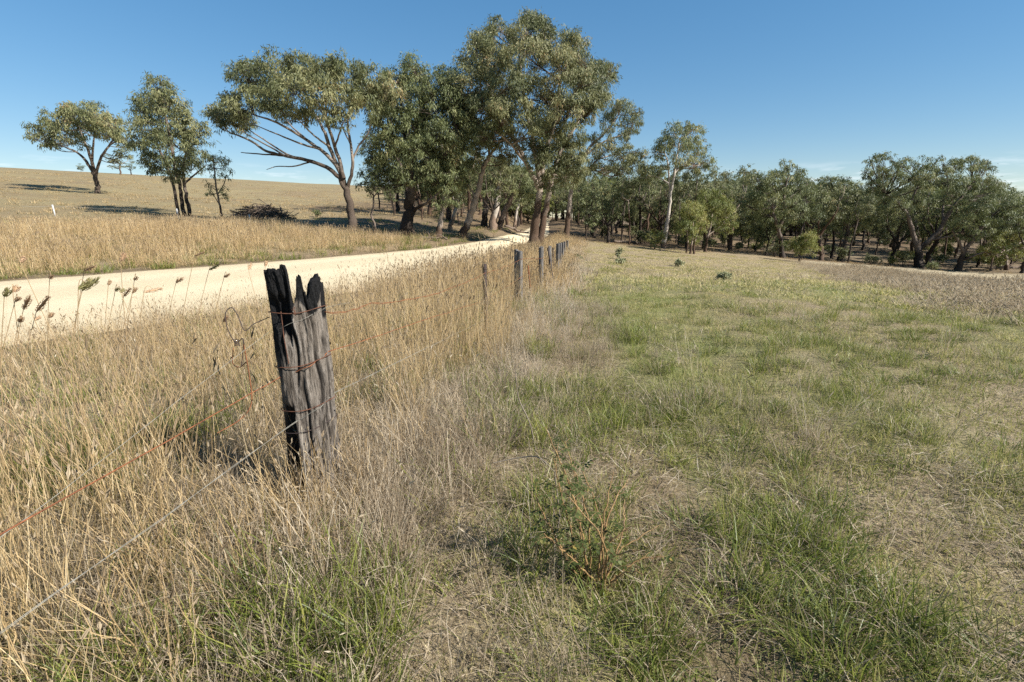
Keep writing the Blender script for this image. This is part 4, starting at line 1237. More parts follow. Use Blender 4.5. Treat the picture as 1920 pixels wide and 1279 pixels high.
# steel star picket
def picket(label, x, y, h, lean, mat=STEEL, group=None, w_=.03):
    b = np.array([x, y, ground(x, y) - .1]); t_ = b + np.array([lean[0], lean[1], h + .1])
    mb = MB()
    for a in (0, 2.094, 4.189):
        d = np.array([math.cos(a + .5), math.sin(a + .5), 0]) * w_; e = np.array([-d[1], d[0], 0]) * .12
        V = [b - e, b + e, b + d + e, b + d - e, t_ - e, t_ + e, t_ + d + e, t_ + d - e]
        mb.add(V, [[0, 1, 5, 4], [1, 2, 6, 5], [2, 3, 7, 6], [3, 0, 4, 7], [4, 5, 6, 7], [3, 2, 1, 0]])
    for f in (.93, .72, .5):
        q = b + (t_ - b) * f; aa = np.linspace(0, 6.6, 14)
        tube(mb, q + np.stack([np.cos(aa) * w_ * 1.05, np.sin(aa) * w_ * 1.05, aa * .003], 1), .0028, 4)
    return tag(link('star_picket', mb.mesh('star_picket', mat, b, smooth=False), None, b), label, 'fence post', group)


picket('rusty dark steel star picket standing alone beyond the burnt post', SPX, SPY, .98, (-.02, 0))
pA = P(1042, 505, 11.6); picket('thin dark stake leaning against the row of old timber fence posts', pA[0], 11.6, .95, (-.2, 0), w_=.02)
pA = P(997, 500, 10.2); picket('thin rusty stake half hidden between the square post and the next round post', pA[0], 10.2, .62, (-.08, 0), RUST, w_=.018)
pA = P(1039, 488, 15.2); picket('slim steel stake between the far timber fence posts', pA[0], 15.2, .85, (-.05, 0), w_=.02)


def timber(label, px, pytop, d, wd, dp, lean=(0, 0), rot=0.0, group='old timber posts of the paddock fence', square=True):
    top = P(px, pytop + 2, d); x, y = top[0] - lean[0], d - lean[1]
    b = np.array([x, y, ground(x, y) - .1]); hgt = top[2] - b[2]
    n = 26; a = np.linspace(0, 2 * np.pi, n, endpoint=False)
    if square:
        k = np.maximum(np.abs(np.cos(a)), np.abs(np.sin(a))); sx_, sy_ = np.cos(a) / k ** .92, np.sin(a) / k ** .92
    else:
        sx_, sy_ = np.cos(a), np.sin(a)
    V = []; nz = 14
    slope = rng.normal(size=2) * .12
    for i in range(nz):
        f = i / (nz - 1)
        w1 = (1.06 - .1 * f) * (1 + .05 * (vnoise(a * 2, a * 0 + f * 3, .5, int(px)) - .5) + .05 * (vnoise(a * 7, a * 0 + f, .5, int(px) + 1) - .5))
        lx = sx_ * wd / 2 * w1; ly = sy_ * dp / 2 * w1
        X = lx * math.cos(rot) - ly * math.sin(rot); Y = lx * math.sin(rot) + ly * math.cos(rot)
        z = np.full(n, f * hgt)
        if i == nz - 1: z = z + lx * slope[0] + ly * slope[1] + (vnoise(a * 3, a * 0, .4, int(px) + 3) - .5) * .05
        V.append(np.stack([b[0] + X + lean[0] * f, b[1] + Y + lean[1] * f, b[2] + z], 1))
    V = np.array(V); c = V[-1].mean(0) - [0, 0, .015]
    i = np.arange(nz - 1)[:, None]; j = np.arange(n)[None, :]
    Q = np.stack([i * n + j, i * n + (j + 1) % n, (i + 1) * n + (j + 1) % n, (i + 1) * n + j], -1).reshape(-1, 4)
    jj = np.arange(n); o = (nz - 1) * n
    Q = np.vstack([Q, np.stack([o + jj, o + (jj + 1) % n, np.full(n, nz * n), np.full(n, nz * n)], -1)])
    mb = MB(); mb.add(np.vstack([V.reshape(-1, 3), c]), Q)
    return tag(link('fence_post', mb.mesh('fence_post', OLDWOOD, b, smooth=False), None, b), label, 'fence post', group)


timber('square sawn grey timber fence post in front of the tallest gum', 972, 468, 9.0, .15, .09, rot=-.62)
timber('round grey timber fence post just right of the tallest gum trunk'.replace('right of', 'past'), 1015, 461, 11.0, .11, .11, square=False)
timber('thin pale split post leaning slightly in the fence row', 1031, 460, 13.0, .07, .07, lean=(-.05, 0), rot=.3)
for k, (px, py, d, ww) in enumerate(((1046, 455, 16, .10), (1051, 453.5, 18.2, .10), (1055, 452.5, 20.6, .09), (1059, 451, 23.2, .10), (1064, 449, 27, .11))):
    timber(['dark timber post fifth along in the fence row', 'grey timber post between the dark one and the far end of the row', 'grey timber post last but two in the fence row',
            'grey timber post last but one in the fence row', 'farthest dark timber post at the end of the fence row'][k], px, py, d, ww, .09, rot=-.4, square=k % 2 == 0)

# white posts across the road
def white_post(label, px, pytop, pybot, d, w_=.05, lean=-.02):
    t_ = P(px, pytop, d); b = np.array([t_[0] - lean, d, ground(t_[0], d) - .1])
    mb = MB(); p = np.array([b, b * .5 + t_ * .5, t_]); tube(mb, p, [w_, w_, w_], 8, cap=True)
    return tag(link('marker_post', mb.mesh('marker_post', WHITE, b), None, b), label, 'fence post', 'white posts of the hillside fence')


white_post('slim white post in the tall dry grass nearest the lone tree', 98, 384, 405, 26, .035)
white_post('slim white post beside the three trunked gum', 331, 391, 409, 29, .04)
white_post('short white post below the brush pile', 467, 402, 414, 29, .04)
t_ = P(949, 432, 47); b = np.array([t_[0], 47, ground(t_[0], 47) - .1]); mb = MB(); tube(mb, np.array([b, (b + t_) / 2, t_]), .06, 8, cap=True)
tag(link('marker_post', mb.mesh('marker_post', WHITE, b), None, b), 'small white marker post at the shaded road bend', 'marker post')
wl = [P(40, 386, 25), P(98, 386, 26), P(331, 394, 29), P(467, 404, 29), P(560, 412, 30)]
wire('thin wire strung between the slim white posts', [tuple(p) for p in wl], .006, GALV, 1, .05, .002, 9)

# ------------------------------------------------------------------ thorny briar
THORN, nt, out = new_mat('orange_brown_briar_stem')
n1 = noise(nt, 30, 4, .7, 'World')
principled(nt, out, ramp(nt, n1, [(.3, (.10, .06, .028)), (.55, (.24, .145, .06)), (.75, (.35, .24, .10))]), .6, .4)
BRLEAF = leafy('briar_leaves', [(0, (.045, .06, .018)), (.6, (.09, .105, .035)), (.9, (.17, .17, .06)), (1, (.28, .21, .06))], trans=.3, spec=.15)


def briar():
    bx, by = G(1120, 1105)[:2]; b = np.array([bx, by, ground(bx, by)])
    ms, ml = MB(), MB()
    ends = [((1022, 800, 0), 1), ((1038, 860, .05), 1), ((1055, 920, -.05), 1), ((1078, 875, .1), 1), ((1092, 880, .12), 1), ((1150, 885, .2), 0), ((1182, 885, .25), 0), ((1170, 935, .2), 0), ((1235, 985, .15), 0), ((1262, 1042, .05), 0),
            ((1205, 1030, -.1), 0), ((1020, 1000, -.1), 1), ((1190, 985, .05), 0), ((1215, 1075, -.1), 0), ((1060, 830, .15), 1), ((1005, 930, .1), 1)]
    for k, ((px, py, dd), lf) in enumerate(ends):
        e = P(px, py, by + dd)
        st = b + np.array([rng.normal() * .03, rng.normal() * .03, -.03])
        bend = np.array([(e[0] - st[0]) * .25, 0, .10 * (e[2] - st[2])])
        m_ = (st + e) / 2 + np.array([0 if k % 2 else -bend[0], 0, abs(bend[2]) * (.5 if lf else 1.4)]) + rng.normal(size=3) * .015
        p, r = catmull([st, m_, e], [.0048, .0038, .0016], 9)
        p[1:-1] += rng.normal(size=(len(p) - 2, 3)) * .003
        tube(ms, p, r, 6)
        for q in range(46):                                  # thorns
            i = rng.integers(1, len(p) - 1); f = rng.uniform(); c = p[i] * (1 - f) + p[i - 1] * f
            d = rng.normal(size=3); d /= np.linalg.norm(d)
            tube(ms, np.array([c, c + d * .011, c + d * .016 - [0, 0, .003]]), [.0016, .0008, .0002], 3)
        if lf or k % 3 == 0:
            for q in range(9 if lf else 3):
                i = rng.integers(len(p) // 3, len(p)); c = p[i]
                d = rng.normal(size=3); d[2] = abs(d[2]) * .3 - .1; d /= np.linalg.norm(d)
                ln = rng.uniform(.05, .085); tip = c + d * ln
                tube(ms, np.array([c, c + d * ln * .5 + [0, 0, .006], tip]), [.0011, .0009, .0005], 3)
                side = np.cross(d, [0, 0, 1.]); side /= np.linalg.norm(side) + 1e-6
                for u in np.linspace(.3, 1, 4):
                    for sg in (-1, 1) if u < 1 else (0,):
                        o = c + d * ln * u + [0, 0, .004]
                        ld_ = d * .5 + side * sg * .9 + np.array([0, 0, -.25]); ld_ /= np.linalg.norm(ld_)
                        lw = np.cross(ld_, [0, 0, 1.]); lw /= np.linalg.norm(lw) + 1e-6
                        L_ = rng.uniform(.018, .028)
                        dn = np.array([0, 0, -.003])
                        a_ = np.clip(rng.normal(.35, .25), 0, 1)
                        ml.add([o, o + ld_ * L_ * .35 + lw * L_ * .34, o + ld_ * L_ + dn, o + ld_ * L_ * .35 - lw * L_ * .34], [[0, 1, 2, 3]], lr=a_)
    t = empty('briar_bush', b, 'thorny briar with orange brown stems and a few dark leaves by the track', 'bush')
    link('stem', ms.mesh('stem', THORN, b), t); link('foliage', ml.mesh('foliage', BRLEAF, b, smooth=False), t)


briar()

STALK, nt, out = new_mat('dry_weed_stalk')
n1 = noise(nt, 30, 4, .7, 'World')
principled(nt, out, ramp(nt, n1, [(.3, (.10, .08, .06)), (.7, (.26, .22, .17))]), .8, .2)
pts_, r = catmull([P(1012, 890, 3.0) , P(995, 800, 2.95), P(972, 745, 2.95), P(965, 682, 2.9)], [.006, .005, .004, .002], 8)
g_ = pts_[0].copy(); g_[2] = ground(g_[0], g_[1]) - .03
pts_ = np.vstack([g_, pts_]); r = np.append(.006, r)
mb = MB(); tube(mb, pts_, r, 6)
for i, l_ in ((8, .1), (14, .07), (19, .05), (22, .04)):
    tube(mb, np.array([pts_[i], pts_[i] + [l_ * .6, .01, l_ * .6], pts_[i] + [l_ * .8, 0, l_ * 1.2]]), [.002, .0016, .0008], 4)
tag(link('weed_stalk', mb.mesh('weed_stalk', STALK, g_), None, g_), 'tall dead weed stalk standing bare near the thorny briar', 'weed')
pts_, r = catmull([P(925, 868, 2.1), P(975, 858, 2.1), P(1010, 858, 2.05), P(1040, 885, 2.0)], [.002, .003, .003, .002], 7)
mb = MB(); tube(mb, pts_, r, 5); g_ = pts_[-1].copy(); g_[2] = ground(g_[0], g_[1]) - .03; tube(mb, np.array([pts_[-1], pts_[-1] * .5 + g_ * .5 + [.03, 0, 0], g_]), .003, 5)
tag(link('weed_stalk', mb.mesh('weed_stalk', STALK, pts_[0]), None, pts_[0]), 'thin dark dead stalk arching over beside the thorny briar', 'weed')
# ------------------------------------------------------------------ grass
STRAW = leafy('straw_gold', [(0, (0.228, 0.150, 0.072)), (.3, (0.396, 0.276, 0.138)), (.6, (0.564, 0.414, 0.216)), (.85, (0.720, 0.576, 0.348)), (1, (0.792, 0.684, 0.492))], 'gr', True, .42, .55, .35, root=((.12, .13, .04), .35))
STRAWP = leafy('straw_grey', [(0, (0.138, 0.100, 0.065)), (.35, (0.300, 0.231, 0.150)), (.7, (0.500, 0.413, 0.294)), (1, (0.775, 0.688, 0.550))], 'gr', True, .42, .55, .35)
GREENG = leafy('green_blades', [(0, (.050, .076, .014)), (.35, (.134, .171, .032)), (.65, (.241, .257, .057)), (.85, (.381, .340, .109)), (1, (.605, .486, .237))], 'gr', True, .42, .45, .4)
TURF = leafy('short_turf', [(0, (.125, .148, .039)), (.3, (.239, .249, .069)), (.52, (.364, .329, .120)), (.75, (.530, .435, .216)), (1, (.686, .583, .340))], 'gr', True, .42, .5, .35)
HEAD = leafy('seed_heads', [(0, (.13, .092, .056)), (.5, (.275, .205, .128)), (1, (.46, .375, .255))], 'gr', True, .2, .7, .2)
PINKG = leafy('pinkish_dry_grass', [(0, (.225, .175, .115)), (.4, (.36, .29, .195)), (.75, (.49, .405, .28)), (1, (.62, .53, .39))], 'gr', True, .42, .6, .3)


def blades(mb, n, R, L, W, lean, curl, segs, mat=0, taper='leaf', head=None, hmat=1, flat=False, seed=0, R0=0.0):
    r = np.random.default_rng(seed)
    rad = np.sqrt(r.uniform(R0, 1, n)) * R; a = r.uniform(0, 6.283, n)
    root = np.stack([rad * np.cos(a), rad * np.sin(a), np.full(n, -.02)], 1)
    az = a + r.normal(0, .9, n)
    dh = np.stack([np.cos(az), np.sin(az), 0 * az], 1)
    th0 = np.abs(r.normal(0, lean, n)) if not flat else r.uniform(1.25, 1.6, n)
    cu = r.normal(curl, abs(curl) * .6 + .05, n)
    LL = r.uniform(L[0], L[1], n); WW = W * r.uniform(.65, 1.35, n)
    t = np.linspace(0, 1, segs + 1)
    pos = [root + (np.array([0, 0, .03]) if flat else 0) + (np.stack([0 * az, 0 * az, r.uniform(0, .05, n)], 1) if flat else 0)]
    ku = r.normal(0, .12, (n, segs))
    for i in range(segs):
        th = th0 + cu * ((i + .5) / segs) ** 1.4 + ku[:, i]
        pos.append(pos[-1] + (LL / segs)[:, None] * (np.sin(th)[:, None] * dh + np.cos(th)[:, None] * np.array([0, 0, 1.])))
    pos = np.stack(pos, 1)                                           # n, segs+1, 3
    if flat: pos[..., 2] = np.maximum(pos[..., 2], .004)
    tw = r.uniform(0, 3.14, n)
    perp = np.stack([-np.sin(az), np.cos(az), 0 * az], 1)
    side = np.cos(tw)[:, None] * perp + np.sin(tw)[:, None] * (dh * .8 + np.array([0, 0, .3 if flat else 0]))
    side /= np.linalg.norm(side, axis=1)[:, None]
    wp = (1 - t ** 2.2) * .95 + .05 if taper == 'leaf' else 1 - .45 * t
    off = side[:, None, :] * (WW[:, None] * wp[None])[..., None] * .5
    V = np.stack([pos - off, pos + off], 2).reshape(-1, 3)
    k = segs + 1
    b = (np.arange(n) * k * 2)[:, None] + (np.arange(segs) * 2)[None]
    Q = np.stack([b, b + 1, b + 3, b + 2], -1).reshape(-1, 4)
    gr = r.uniform(0, 1, n)
    mb.add(V, Q, mat, gr=np.repeat(gr, k * 2), gt=np.tile(np.repeat(t, 2), n))
    if head:
        hl, hw, frac = head
        sel = np.nonzero(r.uniform(size=n) < frac)[0]; m = len(sel)
        tip = pos[sel, -1]; d = pos[sel, -1] - pos[sel, -2]; d /= np.linalg.norm(d, axis=1)[:, None]
        hs = r.uniform(.6, 1.3, m)
        nod = r.uniform(.0, .5, m)
        wpf = np.array([.25, .8, 1.0, .85, .5, .08]); tt = np.linspace(0, 1, 6)
        c = tip[:, None] - d[:, None] * .01 + d[:, None] * (tt[None] * hl * hs[:, None])[..., None]
        c[..., 2] -= (tt ** 2)[None] * (nod * hl * .6)[:, None]
        s1 = np.cross(d, r.normal(size=(m, 3))); s1 /= np.linalg.norm(s1, axis=1)[:, None]
        s2 = np.cross(d, s1)
        gh = r.uniform(0, 1, m)
        for s_ in (s1, s2):
            o = s_[:, None] * (wpf[None] * hw * hs[:, None] * r.uniform(.7, 1.3, (m, 6)))[..., None] * .5
            V = np.stack([c - o, c + o], 2).reshape(-1, 3)
            b = (np.arange(m) * 12)[:, None] + (np.arange(5) * 2)[None]
            Q = np.stack([b, b + 1, b + 3, b + 2], -1).reshape(-1, 4)
            mb.add(V, Q, hmat, gr=np.repeat(gh, 12), gt=1.0)


grass_src = bpy.data.collections.new('grass_sources')
VAR = {}
_cnt = 0


def proto(kind, mats, count, fn):
    global _cnt
    VAR[kind] = []
    for i in range(count):
        mb = MB(); fn(mb, 1000 + _cnt * 7)
        o = bpy.data.objects.new('grass_source_%03d' % _cnt, mb.mesh('grass_source', mats, smooth=False)); grass_src.objects.link(o)
        VAR[kind].append(_cnt); _cnt += 1


def p_stalk(mb, s):
    blades(mb, 13, .11, (.5, .95), .0026, .12, .20, 6, taper='stem', head=(.055, .0085, .55), seed=s)
    blades(mb, 7, .10, (.2, .5), .0045, .28, .9, 5, seed=s + 1)


def p_stalkfar(mb, s):
    blades(mb, 22, .28, (.5, .95), .0075, .12, .18, 4, taper='stem', head=(.075, .017, .5), seed=s)
    blades(mb, 16, .28, (.2, .55), .010, .28, .8, 4, seed=s + 1)


def p_dead(mb, s):
    blades(mb, 30, .11, (.12, .38), .0032, .42, 1.1, 6, seed=s)
    blades(mb, 7, .11, (.25, .5), .0026, .2, .35, 5, taper='stem', head=(.03, .006, .5), hmat=1, seed=s + 1)


def p_deadfar(mb, s):
    blades(mb, 46, .28, (.15, .42), .0095, .38, .9, 4, seed=s)


def p_green(mb, s):
    blades(mb, 34, .09, (.10, .32), .0048, .42, .9, 6, seed=s)
    blades(mb, 6, .09, (.1, .3), .004, .4, .9, 5, mat=1, seed=s + 1)


def p_greenfar(mb, s):
    blades(mb, 50, .24, (.10, .32), .011, .42, .8, 4, seed=s)


def p_turf(mb, s):
    blades(mb, 60, .17, (.03, .11), .0042, .55, .9, 4, seed=s)


def p_turffar(mb, s):
    blades(mb, 90, .36, (.04, .12), .012, .6, .8, 3, seed=s)


def p_thatch(mb, s):
    blades(mb, 40, .17, (.05, .17), .0032, 0, .35, 4, flat=True, seed=s)


def p_wisp(mb, s):
    blades(mb, 16, .07, (.25, .5), .0020, .28, .4, 5, taper='stem', head=(.05, .006, .8), seed=s)


def p_pink(mb, s):
    blades(mb, 26, .30, (.28, .55), .010, .22, .35, 4, taper='stem', head=(.11, .02, .8), seed=s)
    blades(mb, 22, .30, (.15, .35), .011, .35, .7, 4, seed=s + 1)


def p_tuft(mb, s):
    blades(mb, 26, .22, (.06, .2), .016, .45, .6, 3, seed=s)


def p_tussock(mb, s):
    blades(mb, 130, .13, (.10, .34), .0046, .52, .75, 6, seed=s)
    blades(mb, 26, .13, (.12, .36), .0036, .5, .6, 6, mat=1, seed=s + 1)


proto('stalk', [STRAW, HEAD], 8, p_stalk); proto('tussock', [GREENG, STRAWP], 6, p_tussock); proto('stalkfar', [STRAW, HEAD], 5, p_stalkfar)
proto('dead', [STRAWP, STRAWP], 8, p_dead); proto('deadfar', [STRAWP], 4, p_deadfar)
proto('green', [GREENG, STRAWP], 8, p_green); proto('greenfar', [GREENG], 4, p_greenfar)
proto('turf', [TURF], 8, p_turf); proto('turffar', [TURF], 5, p_turffar)
proto('thatch', [STRAWP], 6, p_thatch); proto('wisp', [STRAWP, STRAWP], 4, p_wisp)
proto('pink', [PINKG, PINKG], 4, p_pink); proto('tuft', [STRAW], 4, p_tuft)

gr = np.random.default_rng(77)


class Scatter:
    def __init__(self): self.p = []; self.r = []; self.s = []; self.v = []; self.t = []

    def add(self, x, y, kind, s0=.75, s1=1.2, sh=None, tint=None, tilt=.10, z=0.0):
        n = len(x)
        if not n: return
        self.p.append(np.stack([x, y, H(x, y) + z], 1))
        wnd = gr.normal(0, tilt, (n, 2))
        self.r.append(np.stack([wnd[:, 0], wnd[:, 1] + .5 * tilt, gr.uniform(0, 6.283, n)], 1))
        w_ = gr.uniform(s0, s1, n); h = w_ if sh is None else sh * gr.uniform(.8, 1.2, n)
        self.s.append(np.stack([w_, w_, h], 1))
        v = np.array(VAR[kind]); self.v.append(v[gr.integers(0, len(v), n)])
        self.t.append(gr.uniform(0, 1, n) if tint is None else np.clip(tint + gr.normal(0, .12, n), 0, 1))

    def build(self, name, label):
        c = np.concatenate
        gn_scatter(name, c(self.p), c(self.r), c(self.s), c(self.v), c(self.t), grass_src, label)
        return sum(len(q) for q in self.p)


def band(r0, r1, dens, ang=64):
    A = math.radians(ang)
    n = int(dens * A * (r1 * r1 - r0 * r0))
    r = np.sqrt(gr.uniform(0, 1, n) * (r1 * r1 - r0 * r0) + r0 * r0); a = gr.uniform(-A, A, n)
    return r * np.sin(a), r * np.cos(a)


def keep(x, y, p):
    k = gr.uniform(0, 1, len(x)) < p
    return x[k], y[k]


def edge(x, y, sc=.8, amp=.5, seed=70): return (vnoise(x, y, sc, seed) - .5) * amp


def in_verge(x, y):
    # clear of the road, the near post and the tallest trunk
    return (x > xnear(y) + .05 + edge(x, y)) & (x < xbnd(y) + edge(x, y, .6, .6, 71)) & (np.hypot(x - PX, y - PY) > .17)


def gold(x, y):
    """how much of the verge is tall gold stalks rather than low dead grass"""
    return sm((xfen(y) + .62 - x + edge(x, y, .7, .5, 72)) / .5)


NT = 0
S = Scatter()
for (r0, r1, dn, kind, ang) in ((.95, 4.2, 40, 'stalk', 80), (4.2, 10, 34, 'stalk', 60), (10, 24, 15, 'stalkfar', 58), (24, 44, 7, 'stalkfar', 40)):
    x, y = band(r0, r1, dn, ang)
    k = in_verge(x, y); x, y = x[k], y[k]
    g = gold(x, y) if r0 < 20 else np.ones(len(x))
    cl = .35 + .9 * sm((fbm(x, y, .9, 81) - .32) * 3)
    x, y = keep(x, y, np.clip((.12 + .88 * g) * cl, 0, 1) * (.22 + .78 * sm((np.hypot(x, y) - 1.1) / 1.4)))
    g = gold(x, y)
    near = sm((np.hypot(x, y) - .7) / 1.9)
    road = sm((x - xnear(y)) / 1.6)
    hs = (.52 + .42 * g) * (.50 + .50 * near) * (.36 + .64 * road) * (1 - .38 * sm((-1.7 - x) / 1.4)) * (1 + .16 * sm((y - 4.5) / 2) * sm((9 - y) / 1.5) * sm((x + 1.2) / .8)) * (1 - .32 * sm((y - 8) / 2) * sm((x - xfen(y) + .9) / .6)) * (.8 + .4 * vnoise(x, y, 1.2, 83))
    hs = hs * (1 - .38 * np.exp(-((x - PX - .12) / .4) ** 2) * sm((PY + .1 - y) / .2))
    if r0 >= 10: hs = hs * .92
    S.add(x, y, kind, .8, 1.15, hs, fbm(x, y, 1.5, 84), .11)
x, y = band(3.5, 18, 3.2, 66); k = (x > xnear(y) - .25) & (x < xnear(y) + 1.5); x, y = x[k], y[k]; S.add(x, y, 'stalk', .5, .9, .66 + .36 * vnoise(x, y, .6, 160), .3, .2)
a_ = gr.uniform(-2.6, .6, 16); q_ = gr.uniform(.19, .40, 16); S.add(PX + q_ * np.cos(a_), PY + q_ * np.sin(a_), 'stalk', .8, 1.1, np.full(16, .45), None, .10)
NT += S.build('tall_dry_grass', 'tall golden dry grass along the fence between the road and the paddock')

S = Scatter()
for (r0, r1, dn, kind, ang) in ((.8, 4.2, 66, 'dead', 80), (4.2, 10, 22, 'dead', 60), (10, 24, 8, 'deadfar', 58), (24, 42, 4, 'deadfar', 40)):
    x, y = band(r0, r1, dn, ang); k = in_verge(x, y); x, y = x[k], y[k]
    g = gold(x, y); k_ = gr.uniform(0, 1, len(x)) < np.clip((.95 - .35 * g), 0, 1) * (.35 + .65 * sm((fbm(x, y, .6, 86) - .3) * 3)); x, y = x[k_], y[k_]
    S.add(x, y, kind, .75, 1.25, .75 + .5 * vnoise(x, y, .9, 85), np.clip(fbm(x, y, .8, 88) + .5 * sm((y - 3.6) / 1.5) * (1 - g[k_]), 0, 1), .16)
x, y = band(.6, 5, 30, 80); k = in_verge(x, y); S.add(x[k], y[k], 'thatch', .8, 1.3, None, None, .05)
x, y = band(.6, 9, 60, 70); k = np.abs(x - xbnd(y) + .1) < .75; x, y = keep(x[k], y[k], .35 + .65 * vnoise(x[k], y[k], .4, 120)); S.add(x, y, 'dead', .6, 1.1, .45 + .4 * vnoise(x, y, .5, 121), fbm(x, y, .8, 122), .22)
NT += S.build('dead_grass', 'tangled grey dead grass under and beside the tall golden stalks')

S = Scatter()
for (r0, r1, dn, kind, ang) in ((.7, 4.2, 80, 'green', 80), (4.2, 10, 20, 'green', 60), (10, 22, 3, 'greenfar', 58)):
    x, y = band(r0, r1, dn, ang); k = in_verge(x, y); x, y = x[k], y[k]
    x, y = keep(x, y, sm((fbm(x, y, 1.1, 90) - .36 + .13 * sm((-x - .1) / .8) * sm((2.8 - np.hypot(x, y)) / 1.0)) * 4.5) * (1 if r0 < 4 else .6))
    S.add(x, y, kind, .75, 1.4, None, .45 * fbm(x, y, .7, 92) + .10, .15)
NT += S.build('green_undergrowth', 'green grass growing low between the dry stalks of the verge')


def in_paddock(x, y):
    return (x > xbnd(y) + edge(x, y, .6, .6, 71)) & (wood_zone(x, y) < .4)


def trail(x, y):
    """the greener strip that runs beside the fence"""
    tx = np.interp(y, [.8, 1.5, 2.5, 4, 6.5, 10, 16], [1.6, 1.45, 1.36, 1.36, 1.6, 1.95, 2.7]) + (vnoise(x * 0, y, 1.1, 140) - .5) * .3
    return np.exp(-((x - tx) / (.24 + .025 * y)) ** 2) * sm((16 - y) / 8) * (.12 + 1.15 * sm((vnoise(x, y, .55, 141) - .36) * 4))


def worn(x, y):
    """matted dead patch with bare soil between the briar and the green strip"""
    return sm((x - .42) / .2) * sm((1.16 - x + .25 * (vnoise(x, y, .4, 143) - .5)) / .2) * sm((3.6 - y) / 1.0)


S = Scatter(); S2 = Scatter()
for (r0, r1, dn, kind, ang) in ((.6, 4.5, 110, 'turf', 84), (4.5, 11, 55, 'turf', 62), (11, 24, 11, 'turffar', 58), (24, 46, 5.0, 'turffar', 56)):
    x, y = band(r0, r1, dn, ang); k = in_paddock(x, y); x, y = x[k], y[k]
    g = fbm(x, y, 2.2, 95) * .55 + fbm(x, y, .55, 96) * .45
    rr = np.hypot(x, y)
    tint = .42 - 2.0 * (g - .5) - .25 * trail(x, y) + .42 * sm((y - 6.5) / 9) - .10 * sm((x - 6) / 8) * sm((18 - y) / 8)
    x, y = x, y
    k = gr.uniform(size=len(x)) < np.clip(.62 + .5 * (.55 - tint), .3, 1) * (1 - .6 * worn(x, y))
    S.add(x[k], y[k], kind, .75, 1.35, (.75 + .8 * np.clip(.6 - tint[k], 0, 1)), tint[k], .12)
NT += S.build('paddock_grass', 'short mixed green and straw coloured grass covering the paddock')

S = Scatter()
for (r0, r1, dn, kind, ang) in ((.6, 4.5, 75, 'green', 84), (4.5, 11, 26, 'green', 62), (11, 22, 1.6, 'greenfar', 58)):
    x, y = band(r0, r1, dn, ang); k = in_paddock(x, y) & (pink_zone(x, y) < 0); x, y = x[k], y[k]
    g = fbm(x, y, 1.3, 97) * .6 + fbm(x, y, .4, 98) * .4
    x, y = keep(x, y, np.clip(sm((g - .50) * 11) * (1 - .9 * worn(x, y)) + .75 * trail(x, y), 0, 1) * (1 if r0 < 4 else .8))
    S.add(x, y, kind, .6, 1.2, (.32 + .75 * sm((fbm(x, y, .55, 98) - .42) * 4)) * (.7 + .3 * sm(3 - y / 4)), .16 + .5 * fbm(x, y, .8, 100), .18)
TP = [(1250, 1205, 1.1), (1210, 1215, .9), (1500, 1030, 1.2), (1540, 1000, 1.1), (1460, 1010, 1.0), (1480, 870, 1.15), (1375, 860, 1.1), (1400, 830, 1.0), (1560, 1090, 1.1), (1650, 1150, 1.2), (1700, 1190, 1.2), (1600, 1180, 1.1),
      (1440, 765, .9), (1350, 635, 1.0), (1240, 700, 1.1), (1180, 640, 1.1), (1150, 590, 1.2), (915, 745, 1.3), (940, 760, 1.1), (1010, 665, 1.2), (1870, 905, .9), (1690, 875, .9), (1420, 690, .9), (1290, 560, 1.1), (1540, 640, 1.0), (1290, 1000, .8),
      (1660, 720, 1.0), (1790, 640, 1.1), (1270, 790, 1.0), (1310, 770, .9), (1850, 1230, 1.2), (1760, 1250, 1.2), (1490, 1180, 1.0), (1560, 1240, 1.1), (300, 1050, 1.2), (480, 1130, 1.2), (160, 930, 1.1), (380, 880, 1.2), (620, 1210, 1.1), (1130, 545, 1.2)]
tp = np.array([[*G(px, py)[:2], s_] for px, py, s_ in TP])
S.add(tp[:, 0], tp[:, 1], 'tussock', .95, 1.15, .62 * tp[:, 2], .22, .15)
x, y = band(1.2, 12, 1.3, 60); k = in_paddock(x, y) & (pink_zone(x, y) < 0); x, y = keep(x[k], y[k], sm((fbm(x[k], y[k], 1.6, 150) - .42) * 6)); S.add(x, y, 'tussock', .6, 1.2, .3 + .4 * vnoise(x, y, .6, 151), .15 + .5 * fbm(x, y, .9, 152), .15)
NT += S.build('green_grass', 'greener grass clumps along the track and across the paddock')

S = Scatter()
for (r0, r1, dn, ang) in ((.6, 4.5, 17, 84), (4.5, 9, 5, 62)):
    x, y = band(r0, r1, dn, ang); k = in_paddock(x, y); x, y = x[k], y[k]
    x, y = keep(x, y, np.clip(.2 + .7 * sm((.55 - fbm(x, y, 1.3, 97)) * 6) + worn(x, y), 0, 1))
    S.add(x, y, 'thatch', .8, 1.3, None, fbm(x, y, 1., 101) * .9, .05)
x, y = band(1.2, 14, 1.6, 60); k = in_paddock(x, y); x, y = x[k], y[k]
x, y = keep(x, y, sm((fbm(x, y, 2.0, 103) - .48) * 6)); S.add(x, y, 'wisp', .7, 1.2, None, None, .2)
x, y = band(1.2, 3.4, 30, 70); k = x > 1.75 - .2 * (y - 1.5); x, y = keep(x[k], y[k], .25 + .6 * (fbm(x[k], y[k], .8, 155) > .48)); S.add(x, y, 'wisp', .6, 1.1, .75, .35, .2)
